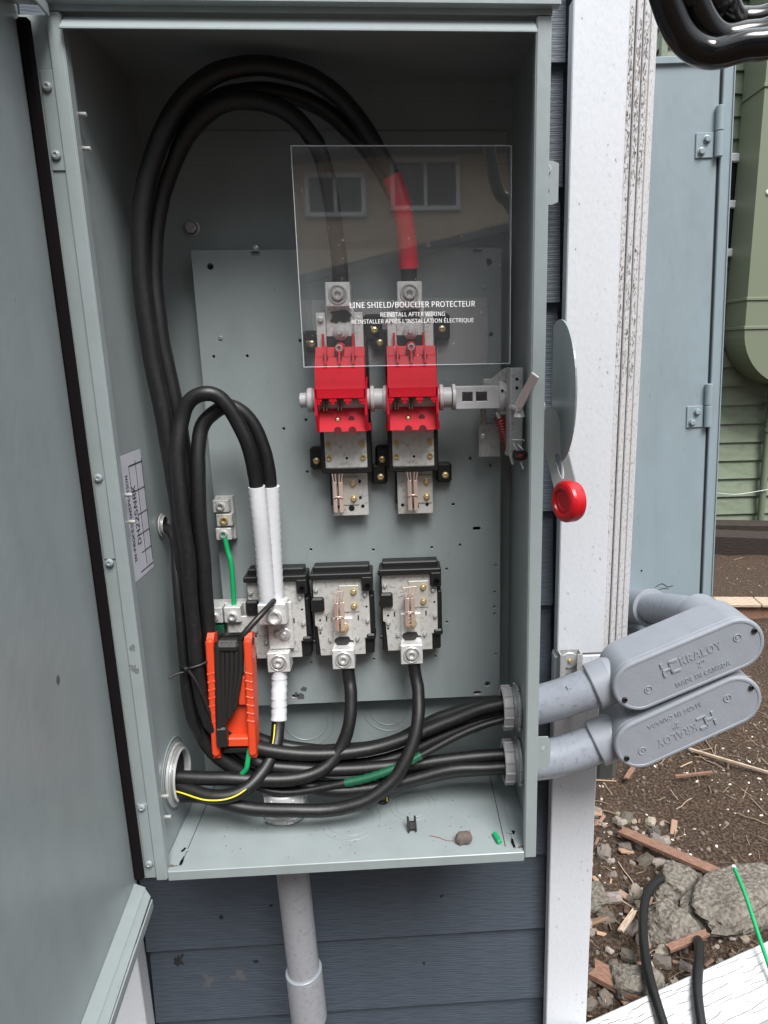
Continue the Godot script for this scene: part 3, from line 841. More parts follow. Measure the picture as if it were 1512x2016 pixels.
func make_mechanism() -> void:
	var t := thing("handle_mechanism", "zinc plated spring mechanism and bracket on the box right wall", "mechanism")
	var br := part("bracket", shape().box(Vector3(0.579, 0.706, -0.104), Vector3(0.019, 0.136, 0.003), 0.001).box(Vector3(0.5705, 0.706, -0.125), Vector3(0.003, 0.136, 0.042), 0.001), M.zinc, t)
	for y in [0.757, 0.744]:
		part("pilot_hole", shape().cyl(Vector3(0.579, y, -0.104), Vector3(0.579, y, -0.1022), 0.0025, 12), M.hole, br)
	part("gusset", shape().prism(PackedVector2Array([Vector2(0.53, 0.737), Vector2(0.533, 0.744), Vector2(0.570, 0.772), Vector2(0.574, 0.772), Vector2(0.574, 0.715)]), -0.002, 0.002, Transform3D(Basis(), Vector3(0, 0, -0.168))), M.zinc, t)
	part("link", shape().box(Vector3(0.570, 0.732, -0.14), Vector3(0.016, 0.014, 0.02), 0.002).box(Vector3(0.566, 0.715, -0.15), Vector3(0.014, 0.03, 0.006), 0.001).box(Vector3(0.542, 0.752, -0.17), Vector3(0.012, 0.008, 0.01), 0.001), M.zinc, t)
	part("base_plate", shape().box(Vector3(0.549, 0.655, -0.19), Vector3(0.036, 0.056, 0.004), 0.001).box(Vector3(0.5385, 0.694, -0.188), Vector3(0.010, 0.03, 0.003), 0.001), M.zinc, t)
	screw(t, Vector3(0.539, 0.662, -0.188), 0.005, M.steel)
	var a := Vector3(0.5585, 0.697, -0.150)
	var b := Vector3(0.5745, 0.646, -0.148)
	var pts := []
	var d := (b - a)
	var u := d.normalized().cross(Vector3(0, 0, 1)).normalized()
	var w := d.normalized().cross(u)
	for i in 145:
		var f := i / 144.0
		var an := f * TAU * 12.0
		pts.append(a + d * f + (u * cos(an) + w * sin(an)) * 0.0066)
	part("coil_spring", shape().tube(pts, 0.0017, 7), M.spring, t)
	part("spring_rod", shape().cyl(a - d * 0.15, b + d * 0.5, 0.0032, 12, 0.0005).box(b + d * 0.10, Vector3(0.014, 0.012, 0.014), 0.002), M.steel, t)
	var la := Vector3(0.569, 0.720, -0.034)
	var lb := Vector3(0.5835, 0.767, 0.016)
	var ly := (lb - la).normalized()
	var lz := (Vector3(-0.35, 0.1, 0.93) - ly * ly.dot(Vector3(-0.35, 0.1, 0.93))).normalized()
	var lever := part("lever", shape().box((la + lb) / 2.0, Vector3(0.013, (lb - la).length(), 0.003), 0.0012, Basis(ly.cross(lz), ly, lz)).box((la + Vector3(0.572, 0.714, -0.10)) / 2.0, Vector3(0.008, 0.006, 0.068), 0.001), M.steel, t)
	part("lever_foot", shape().lathe([Vector2(0, 0.018), Vector2(0.0035, 0.016), Vector2(0.0085, 0.0), Vector2(0, 0)], Transform3D(Basis(), Vector3(0.5735, 0.706, -0.045)), 16), M.aluminium, lever)
	# spring latch below
	var latch := part("latch", shape().lathe([Vector2(0, 0), Vector2(0.0105, 0), Vector2(0.0115, 0.001), Vector2(0.0115, 0.007), Vector2(0.0105, 0.008), Vector2(0, 0.008)], Transform3D(Basis(Vector3(1, 0, 0), Vector3(0, 0.9, 0.43), Vector3(0, -0.43, 0.9)), Vector3(0.583, 0.640, -0.095)), 22), M.black_oxide, t)
	part("red_mark", shape().box(Vector3(0.583, 0.6425, -0.0835), Vector3(0.006, 0.006, 0.0016), 0.0005, Basis(Vector3.RIGHT, -0.3)), M.red_knob, latch)
	part("wire_spring", shape().tube([Vector3(0.571, 0.666, -0.098), Vector3(0.588, 0.666, -0.096), Vector3(0.590, 0.664, -0.096)], 0.0011, 6).tube([Vector3(0.573, 0.662, -0.096), Vector3(0.578, 0.651, -0.092), Vector3(0.588, 0.651, -0.09), Vector3(0.580, 0.659, -0.094)], 0.0009, 6).tube([Vector3(0.584, 0.633, -0.09), Vector3(0.588, 0.622, -0.088)], 0.0016, 6), M.steel, latch)


func make_handle() -> void:
	var t := thing("disconnect_lever", "steel lever with round red knob outside the box right side", "lever", Vector3(0.601, 0.72, -0.08))
	var yz := Transform3D(Basis(Vector3(0, 0, 1), Vector3(0, 1, 0), Vector3(-1, 0, 0)), Vector3(0.037, 0.018, -0.002))
	var gp := PackedVector2Array()
	for k in 33:
		var a := -PI * 0.62 + PI * 1.24 * k / 32
		gp.append(Vector2(cos(a), sin(a)) * 0.104)
	part("guard_plate", shape().prism(gp, -0.0012, 0.0012, yz), M.paint, t)
	# lever arm with a slot, bent outwards at the knob
	var outer := PackedVector2Array()
	var inner := PackedVector2Array()
	for k in 20:
		var a := TAU * k / 20
		outer.append(Vector2(clampf(cos(a) * 0.026, -0.018, 0.018), clampf(sin(a) * 0.085, -0.048, 0.075)))
		inner.append(Vector2(cos(a) * 0.005, sin(a) * 0.020 - 0.012))
	part("lever_arm", shape().holed(outer, inner, -0.0018, 0.0018, Transform3D(ax_basis(), Vector3(0.0335, -0.078, 0.024))).cyl(Vector3(0.0, -0.01, -0.07), Vector3(0.03, -0.01, -0.07), 0.012, 20, 0.001), M.zinc_paint, t)
	var kb := Transform3D(Basis(), Vector3(0.045, -0.139, 0.044))
	var yv := Vector3(-0.93, 0.03, 0.36).normalized()
	var xv := Vector3.UP.cross(yv).normalized()
	kb.basis = Basis(xv, yv, xv.cross(yv))
	part("knob", shape().lathe([Vector2(0, -0.014), Vector2(0.024, -0.014), Vector2(0.029, -0.011), Vector2(0.031, -0.006), Vector2(0.031, 0.006), Vector2(0.0295, 0.010), Vector2(0.0265, 0.0125), Vector2(0.021, 0.0135), Vector2(0.019, 0.0125), Vector2(0.018, 0.010), Vector2(0.0165, 0.0095), Vector2(0.015, 0.0105), Vector2(0.0125, 0.0105), Vector2(0.0105, 0.0085), Vector2(0, 0.0085)], kb, 48), M.red_knob, t)


func ax_basis() -> Basis:
	# the arm runs down and outwards; its flat is turned towards the front
	var y := Vector3(-0.17, 0.91, -0.36).normalized()
	var z := Vector3(-0.62, 0.0, 0.78)
	z = (z - y * y.dot(z)).normalized()
	return Basis(y.cross(z), y, z)


# ---------------------------------------------------------------- shield
func make_shield() -> void:
	var t := thing("line_shield", "clear plastic line shield with white printing over the upper lugs", "shield", Vector3(0.415, 0.929, -0.1))
	part("pane", shape().box(Vector3.ZERO, Vector3(0.304, 0.296, 0.0025)), M.clear, t)
	part("protective_film", shape().box(Vector3(0, 0, 0.00165), Vector3(0.303, 0.295, 0.0003)), M.clear, t)
	var specks := shape()
	rng.seed = 23
	for k in 90:
		var z := rng.randf_range(0.0003, 0.0009)
		specks.box(Vector3(rng.randf_range(-0.145, 0.145), rng.randf_range(-0.14, 0.14), 0.0020), Vector3(z * rng.randf_range(0.6, 3.0), z, 0.0002), 0.0, Basis(Vector3.BACK, rng.randf() * PI))
	var dust_part := part("dust_specks", specks, M.dust, t)
	dust_part.set_meta("kind", "stuff")
	for q in [[0, 0.1485, 0.306, 0.001], [0, -0.1485, 0.306, 0.001], [-0.1525, 0, 0.001, 0.298], [0.1525, 0, 0.001, 0.298]]:
		part("cut_edge", shape().box(Vector3(q[0], q[1], 0), Vector3(q[2], q[3], 0.003)), M.clear_edge, t)
	part("return_side", shape().box(Vector3(-0.1525, 0, -0.0545), Vector3(0.0022, 0.296, 0.104)), M.clear, t)
	part("back_foot", shape().box(Vector3(-0.008, -0.098, -0.118), Vector3(0.285, 0.105, 0.002)), M.hazy, t)
	for q in [[0.04, -0.053], [-0.128, 0.10]]:
		part("standoff", shape().cyl(Vector3(q[0], q[1], -0.118), Vector3(q[0], q[1], -0.002), 0.0018, 8), M.clear, t)
	lettering(t, "LINE SHIELD/BOUCLIER PROTECTEUR", Vector3(0.009, -0.0625, 0.0021), 0.182, M.print_white, Basis(), 0.0003)
	lettering(t, "REINSTALL AFTER WIRING", Vector3(0.009, -0.0760, 0.0021), 0.094, M.print_white, Basis(), 0.0003)
	lettering(t, "RÉINSTALLER APRÈS L'INSTALLATION ÉLECTRIQUE", Vector3(0.009, -0.0855, 0.0021), 0.178, M.print_white, Basis(), 0.0003)


func make_sticker() -> void:
	var t := thing("inspection_sticker", "white inspection sticker with black printing on the box left wall", "sticker", Vector3(0.0072, 0.57, -0.077))
	part("paper", shape().box(Vector3.ZERO, Vector3(0.0006, 0.186, 0.076)), M.sticker, t)
	for q in [[0.075, -0.012, 0.002, 0.052], [0.036, -0.012, 0.0012, 0.052], [0.0, -0.018, 0.0012, 0.04], [-0.030, -0.018, 0.0012, 0.04], [-0.058, -0.018, 0.0012, 0.04], [-0.085, -0.012, 0.0015, 0.052]]:
		part("ruled_line", shape().box(Vector3(0.0005, q[0], q[1]), Vector3(0.0003, q[2], q[3])), M.ink, t)
	for q in [[0.0, -0.037, 0.16], [0.055, 0.014, 0.04], [-0.0, -0.012, 0.16]]:
		part("ruled_line", shape().box(Vector3(0.0005, q[0], q[1]), Vector3(0.0003, q[2], 0.0012)), M.ink, t)
	lettering(t, "IN-PROCESS INSPECTION", Vector3(0.0006, 0.0, 0.027), 0.128, M.ink, text_up(), 0.0003)
	lettering(t, "DH225NRK", Vector3(0.0006, 0.0, 0.006), 0.088, M.ink, text_up(), 0.0003)


func text_up() -> Basis:
	# reads bottom to top on a face that looks along +x
	return Basis(Vector3(0, 1, 0), Vector3(0, 0, 1), Vector3(1, 0, 0))


# ---------------------------------------------------------------- cables
func make_cables() -> void:
	var r := 0.0112
	var inner := [Vector3(0.314, 0.890, -0.1745), Vector3(0.316, 0.945, -0.172), Vector3(0.304, 1.060, -0.142), Vector3(0.282, 1.104, -0.138), Vector3(0.249, 1.134, -0.135), Vector3(0.208, 1.146, -0.135), Vector3(0.166, 1.140, -0.135), Vector3(0.129, 1.116, -0.135), Vector3(0.096, 1.079, -0.138), Vector3(0.064, 1.014, -0.142), Vector3(0.047, 0.931, -0.142), Vector3(0.047, 0.837, -0.138), Vector3(0.061, 0.702, -0.138), Vector3(0.068, 0.583, -0.135), Vector3(0.062, 0.415, -0.133), Vector3(0.058, 0.304, -0.127), Vector3(0.063, 0.221, -0.127), Vector3(0.092, 0.147, -0.132), Vector3(0.167, 0.104, -0.135), Vector3(0.262, 0.093, -0.137), Vector3(0.359, 0.097, -0.143), Vector3(0.459, 0.130, -0.155), Vector3(0.541, 0.161, -0.158), Vector3(0.615, 0.182, -0.154)]
	solo("power_cable", lead(spline(inner), 0.0125, 16), M.cable, "black power cable looping inside the taller loop to the left upper lug", "cable", "black cables in the box")
	var outer := [Vector3(0.421, 0.890, -0.1745), Vector3(0.421, 0.945, -0.171), Vector3(0.414, 1.003, -0.152), Vector3(0.402, 1.045, -0.152), Vector3(0.383, 1.078, -0.152), Vector3(0.350, 1.132, -0.150), Vector3(0.309, 1.167, -0.145), Vector3(0.264, 1.184, -0.138), Vector3(0.213, 1.187, -0.130), Vector3(0.163, 1.173, -0.122), Vector3(0.116, 1.138, -0.116), Vector3(0.083, 1.090, -0.113), Vector3(0.058, 1.032, -0.112), Vector3(0.041, 0.955, -0.113), Vector3(0.037, 0.844, -0.115), Vector3(0.048, 0.696, -0.115), Vector3(0.057, 0.572, -0.112), Vector3(0.053, 0.423, -0.110), Vector3(0.048, 0.323, -0.102), Vector3(0.050, 0.226, -0.098), Vector3(0.083, 0.147, -0.102), Vector3(0.152, 0.088, -0.114), Vector3(0.253, 0.064, -0.124), Vector3(0.358, 0.061, -0.131), Vector3(0.467, 0.074, -0.136), Vector3(0.62, 0.086, -0.128)]
	var op := spline(outer)
	var oc := solo("power_cable", lead(op, 0.0128, 16), M.cable, "black power cable of the tallest loop, wrapped in red tape at its end", "cable", "black cables in the box")
	part("red_tape", taped(op.slice(4, 20), 0.0142, 0.013), M.red_tape, oc)
	var third := [Vector3(0.4215, 0.900, -0.1905), Vector3(0.420, 0.96, -0.192), Vector3(0.408, 1.02, -0.186), Vector3(0.384, 1.066, -0.182), Vector3(0.350, 1.108, -0.178), Vector3(0.309, 1.142, -0.172), Vector3(0.264, 1.160, -0.165), Vector3(0.213, 1.164, -0.156), Vector3(0.163, 1.152, -0.148), Vector3(0.118, 1.122, -0.142), Vector3(0.082, 1.080, -0.138), Vector3(0.055, 1.029, -0.134), Vector3(0.038, 0.955, -0.139), Vector3(0.037, 0.844, -0.142), Vector3(0.048, 0.696, -0.142), Vector3(0.057, 0.572, -0.139), Vector3(0.053, 0.423, -0.137), Vector3(0.050, 0.323, -0.130), Vector3(0.055, 0.226, -0.126), Vector3(0.090, 0.160, -0.128), Vector3(0.160, 0.128, -0.134), Vector3(0.26, 0.118, -0.148), Vector3(0.36, 0.122, -0.155), Vector3(0.46, 0.150, -0.165), Vector3(0.53, 0.172, -0.158), Vector3(0.62, 0.194, -0.156)]
	solo("power_cable", lead(spline(third), 0.0120, 16), M.cable, "black power cable hugging the tallest loop from behind", "cable", "black cables in the box")
	solo("power_cable", lead(spline([Vector3(0.094, 0.36, -0.12), Vector3(0.096, 0.27, -0.122), Vector3(0.108, 0.175, -0.126), Vector3(0.16, 0.105, -0.128), Vector3(0.25, 0.073, -0.104), Vector3(0.35, 0.072, -0.104), Vector3(0.46, 0.094, -0.108), Vector3(0.54, 0.098, -0.106), Vector3(0.62, 0.098, -0.102)]), 0.0105, 14), M.cable, "black cable nearest the front of the bundle to the lower bushing", "cable", "black cables in the box")
	solo("power_cable", lead(spline([Vector3(0.085, 0.32, -0.145), Vector3(0.086, 0.24, -0.150), Vector3(0.118, 0.158, -0.158), Vector3(0.18, 0.122, -0.166), Vector3(0.27, 0.104, -0.172), Vector3(0.37, 0.115, -0.175), Vector3(0.46, 0.158, -0.176), Vector3(0.54, 0.186, -0.168), Vector3(0.62, 0.200, -0.158)]), 0.0105, 14), M.cable, "black cable deepest in the bundle, rising to the upper right bushing", "cable", "black cables in the box")
	var n1 := [Vector3(0.171, 0.390, -0.158), Vector3(0.172, 0.474, -0.150), Vector3(0.173, 0.545, -0.140), Vector3(0.172, 0.608, -0.135), Vector3(0.168, 0.661, -0.125), Vector3(0.153, 0.705, -0.120), Vector3(0.134, 0.736, -0.115), Vector3(0.114, 0.744, -0.110), Vector3(0.091, 0.735, -0.110), Vector3(0.075, 0.707, -0.108), Vector3(0.068, 0.659, -0.098), Vector3(0.068, 0.583, -0.090), Vector3(0.071, 0.496, -0.088), Vector3(0.069, 0.398, -0.085), Vector3(0.070, 0.305, -0.080), Vector3(0.079, 0.219, -0.086), Vector3(0.118, 0.172, -0.100), Vector3(0.190, 0.143, -0.110), Vector3(0.274, 0.130, -0.120), Vector3(0.361, 0.135, -0.132), Vector3(0.459, 0.163, -0.142), Vector3(0.531, 0.190, -0.143), Vector3(0.615, 0.208, -0.138)]
	var p1 := spline(n1)
	var c1 := solo("neutral_cable", lead(p1, r, 16), M.cable, "black cable bent in the left and higher small loop, white taped end", "cable", "black cables in the box")
	part("white_tape", taped(p1.slice(0, 18), r + 0.0016, 0.012), M.white_tape, c1)
	var n2 := [Vector3(0.183, 0.390, -0.170), Vector3(0.185, 0.469, -0.166), Vector3(0.188, 0.540, -0.161), Vector3(0.190, 0.604, -0.156), Vector3(0.184, 0.658, -0.151), Vector3(0.167, 0.702, -0.146), Vector3(0.142, 0.723, -0.140), Vector3(0.116, 0.714, -0.135), Vector3(0.096, 0.690, -0.130), Vector3(0.090, 0.640, -0.118), Vector3(0.088, 0.569, -0.110), Vector3(0.088, 0.488, -0.108), Vector3(0.086, 0.387, -0.106), Vector3(0.082, 0.293, -0.103), Vector3(0.090, 0.205, -0.108), Vector3(0.139, 0.134, -0.107), Vector3(0.220, 0.108, -0.112), Vector3(0.323, 0.100, -0.118), Vector3(0.440, 0.104, -0.122), Vector3(0.530, 0.111, -0.122), Vector3(0.62, 0.114, -0.118)]
	var p2 := spline(n2)
	var c2 := solo("neutral_cable", lead(p2, r, 16), M.cable, "black cable bent in the right and lower small loop, white taped end", "cable", "black cables in the box")
	part("white_tape", taped(p2.slice(0, 18), r + 0.0016, 0.012), M.white_tape, c2)
	var gr := spline([Vector3(0.075, 0.179, -0.110), Vector3(0.118, 0.106, -0.100), Vector3(0.185, 0.075, -0.098), Vector3(0.290, 0.087, -0.098), Vector3(0.360, 0.103, -0.100), Vector3(0.422, 0.126, -0.110), Vector3(0.485, 0.152, -0.122), Vector3(0.540, 0.170, -0.127), Vector3(0.615, 0.186, -0.127)])
	var gc := solo("ground_cable", shape().tube(gr, 0.0062, 12), M.cable, "thin black cable marked with a band of green tape", "cable")
	part("green_tape", taped(gr.slice(18, 31), 0.0066, 0.014), M.green_tape, gc)
	solo("power_cable", shape().tube(spline([Vector3(0.078, 0.36, -0.135), Vector3(0.073, 0.281, -0.142), Vector3(0.078, 0.181, -0.15), Vector3(0.130, 0.119, -0.157), Vector3(0.233, 0.060, -0.150), Vector3(0.340, 0.043, -0.146), Vector3(0.439, 0.055, -0.15), Vector3(0.529, 0.075, -0.145), Vector3(0.62, 0.083, -0.118)]), 0.0095, 14), M.cable, "black cable lowest at the back of the bundle to the lower bushing", "cable", "black cables in the box")
	# load side
	var ln := spline([Vector3(0.179, 0.298, -0.179), Vector3(0.178, 0.245, -0.172), Vector3(0.177, 0.220, -0.163), Vector3(0.176, 0.179, -0.150), Vector3(0.172, 0.146, -0.125), Vector3(0.154, 0.120, -0.088), Vector3(0.122, 0.103, -0.065), Vector3(0.079, 0.100, -0.062), Vector3(0.03, 0.106, -0.078), Vector3(-0.03, 0.110, -0.10)])
	var lc := solo("load_cable", lead(ln, r, 16), M.cable, "black cable with white taped top and yellow stripe leaving the neutral block", "cable", "cables from the low blocks to the left bushing")
	part("white_tape", taped(ln.slice(3, 19), r + 0.0016, 0.012), M.white_tape, lc)
	var stripe := []
	for i in range(18, 50):
		stripe.append(ln[i] + Vector3(-0.35, 0.1, 0.93).normalized() * 0.0131)
	part("yellow_stripe", shape().tube(stripe, 0.0013, 8), M.yellow, lc)
	solo("load_cable", lead(spline([Vector3(0.295, 0.298, -0.179), Vector3(0.299, 0.245, -0.172), Vector3(0.302, 0.220, -0.160), Vector3(0.299, 0.179, -0.140), Vector3(0.284, 0.140, -0.125), Vector3(0.257, 0.112, -0.108), Vector3(0.214, 0.103, -0.096), Vector3(0.157, 0.108, -0.088), Vector3(0.092, 0.118, -0.083), Vector3(-0.03, 0.125, -0.088)]), r, 16), M.cable, "black cable dropping from the middle low block to the left bushing", "cable", "cables from the low blocks to the left bushing")
	solo("load_cable", lead(spline([Vector3(0.411, 0.300, -0.179), Vector3(0.414, 0.250, -0.172), Vector3(0.419, 0.218, -0.156), Vector3(0.417, 0.179, -0.130), Vector3(0.403, 0.138, -0.108), Vector3(0.373, 0.096, -0.088), Vector3(0.325, 0.067, -0.074), Vector3(0.265, 0.057, -0.070), Vector3(0.199, 0.064, -0.066), Vector3(0.123, 0.072, -0.068), Vector3(0.056, 0.090, -0.078), Vector3(-0.03, 0.093, -0.082)]), r, 16), M.cable, "black cable sagging from the right low block across the box floor", "cable", "cables from the low blocks to the left bushing")
	solo("control_cable", shape().tube(spline([Vector3(-0.02, 0.533, -0.172), Vector3(0.009, 0.531, -0.165), Vector3(0.027, 0.526, -0.148), Vector3(0.040, 0.506, -0.128), Vector3(0.044, 0.470, -0.108), Vector3(0.047, 0.402, -0.093), Vector3(0.048, 0.315, -0.086), Vector3(0.056, 0.205, -0.088), Vector3(0.09, 0.13, -0.12)]), 0.0072, 12), M.cable, "thinner black cable coming in through the small left wall bushing", "cable")
	solo("ground_wire", shape().tube(spline([Vector3(0.099, 0.510, -0.196), Vector3(0.104, 0.477, -0.192), Vector3(0.109, 0.452, -0.188), Vector3(0.108, 0.378, -0.186)]), 0.0042, 12), M.green_wire, "bright green wire between the two lug strips at the left", "wire", "green wires in the box")
	solo("ground_wire", shape().tube(spline([Vector3(0.138, 0.170, -0.092), Vector3(0.134, 0.146, -0.085), Vector3(0.129, 0.130, -0.084), Vector3(0.108, 0.108, -0.09)]), 0.0042, 12), M.green_wire, "short green wire peeking out below the orange hex key tool", "wire", "green wires in the box")
	var tie := thing("cable_tie", "black plastic cable tie round the vertical cable bundle", "cable tie")
	part("strap", shape().tube(spline([Vector3(0.044, 0.323, -0.08), Vector3(0.060, 0.325, -0.0665), Vector3(0.080, 0.328, -0.072), Vector3(0.101, 0.332, -0.10)]), 0.0022, 8), M.cable, tie)
	part("strap", shape().tube(spline([Vector3(0.059, 0.324, -0.066), Vector3(0.073, 0.296, -0.065), Vector3(0.085, 0.241, -0.072)]), 0.0022, 8), M.black_oxide, tie)
	part("tail", shape().tube(spline([Vector3(0.054, 0.318, -0.068), Vector3(0.043, 0.318, -0.062), Vector3(0.032, 0.314, -0.056)]), 0.0016, 8), M.cable, tie)
	part("lock", shape().box(Vector3(0.058, 0.325, -0.064), Vector3(0.007, 0.006, 0.005), 0.001), M.cable, tie)


# ---------------------------------------------------------------- bushings, conduits
func bushing(label: String, at: Vector3, dir: Vector3, r: float, ribs := true) -> void:
	var t := thing("conduit_bushing", label, "bushing", at, "bushings in the box walls")
	var u := dir.normalized()
	part("bore", shape().cyl(u * 0.0005, u * 0.003, r * 0.9, 32), M.hole, t)
	part("bushing_ring", shape().ring(dir * 0.012, dir * 0.030, r * 0.86, r * 1.06, 40, 0.002) if ribs else shape().ring(dir * 0.004, dir * 0.014, r * 0.88, r * 1.0, 40, 0.002), M.shaft if ribs else M.steel, t)
	var nut := part("locknut", shape().ring(dir * 0.001, dir * 0.006, r * 0.95, r * 1.16, 40, 0.001).ring(dir * 0.006, dir * 0.012, r * 0.86, r * 1.0, 40, 0.0005), M.zinc, t)
	if ribs:
		part("throat", shape().ring(-dir * 0.02, dir * 0.0285, r * 0.80, r * 0.87, 32, 0.001), M.fitting, t)
	var b := Shape.new().frame(dir)
	if ribs:
		for k in 12:
			var a := TAU * k / 12
			var o := b * Vector3(cos(a), 0, sin(a))
			part("rib", shape().box(o * r * 1.07 + dir * 0.021, Vector3(0.004, 0.017, 0.004), 0.001, Basis(o.cross(u), u, o)), M.shaft, t)
		for k in 6:
			var a := TAU * k / 6 + 0.2
			var o := b * Vector3(cos(a), 0, sin(a))
			part("lug", shape().box(o * r * 1.19 + dir * 0.0035, Vector3(0.012, 0.005, 0.004), 0.001, Basis(o.cross(u), u, o)), M.zinc, nut)


func make_conduit_body(label: String, at: Vector3, angle: float, flip: bool, back_to: Vector3) -> void:
	var t := thing("pull_elbow", label, "pull elbow", at, "grey plastic conduit bodies at the house corner")
	t.rotation.z = angle
	var l := 0.258
	var w := 0.088
	part("shell", shape().stadium(l, w, [Vector2(0.014, -0.092), Vector2(0.004, -0.088), Vector2(0.0, -0.080), Vector2(0.0, -0.006), Vector2(0.0012, -0.004)], Transform3D(), 18), M.fitting, t)
	var cv := part("cover", shape().stadium(l + 0.002, w + 0.002, [Vector2(0.0025, -0.0035), Vector2(0.0, -0.001), Vector2(0.0, 0.004), Vector2(0.0012, 0.0062), Vector2(0.0035, 0.0075), Vector2(0.0065, 0.0075), Vector2(0.0072, 0.0065)], Transform3D(), 20), M.fitting, t)
	for s in [-1.0, 1.0]:
		screw(cv, Vector3(s * (l / 2 - 0.012), 0.012 * s, 0.0066), 0.0046, M.black_oxide, "socket")
	# moulded print
	var g := Node3D.new()
	g.name = "moulded_print"
	t.add_child(g)
	if flip:
		g.rotation.z = PI
	lettering(g, "KRALOY", Vector3(0.024, 0.012, 0.0066), 0.072, M.fitting, Basis(), 0.0018, true)
	lettering(g, "2\"", Vector3(0.020, -0.006, 0.0066), 0.013, M.fitting, Basis(), 0.0018, true)
	lettering(g, "MADE IN CANADA", Vector3(0.016, -0.024, 0.0066), 0.095, M.fitting, Basis(), 0.0018, true)
	var k := shape()
	for q in [[-0.042, 0.018, 0.004, 0.010], [-0.042, 0.002, 0.004, 0.010], [-0.0365, 0.0085, 0.013, 0.004], [-0.022, 0.019, 0.014, 0.005], [-0.028, 0.010, 0.004, 0.02], [-0.022, 0.000, 0.016, 0.004]]:
		k.box(Vector3(q[0], q[1], 0.0070), Vector3(q[2], q[3], 0.0032), 0.0005)
	part("emblem", k, M.fitting, g)
	for x in [-0.075, 0.088]:
		part("approval_mark", shape().ring(Vector3(x, -0.012 if x < 0 else 0.012, 0.0064), Vector3(x, -0.012 if x < 0 else 0.012, 0.0078), 0.0056, 0.0068, 24, 0.0003).box(Vector3(x - 0.001, -0.012 if x < 0 else 0.012, 0.007), Vector3(0.003, 0.006, 0.0012)), M.fitting, g)
	# socket hub at the near end, and the hub to the rear
	var hx := -l / 2 + 0.02
	part("hub", shape().lathe([Vector2(0.030, 0.045), Vector2(0.0385, 0.045), Vector2(0.040, 0.043), Vector2(0.040, 0.012), Vector2(0.034, -0.004), Vector2(0.0, -0.004)], Transform3D(Basis(Vector3(0, 1, 0), Vector3(-1, 0, 0), Vector3(0, 0, 1)), Vector3(hx, 0.0, -0.046)), 32), M.fitting, t)
	part("hub", shape().lathe([Vector2(0.030, 0.045), Vector2(0.0385, 0.045), Vector2(0.040, 0.043), Vector2(0.040, 0.0), Vector2(0.0, 0.0)], Transform3D(Basis(Vector3(1, 0, 0), Vector3(0, 0, -1), Vector3(0, 1, 0)), Vector3(l / 2 - 0.05, 0.0, -0.088)), 32), M.fitting, t)


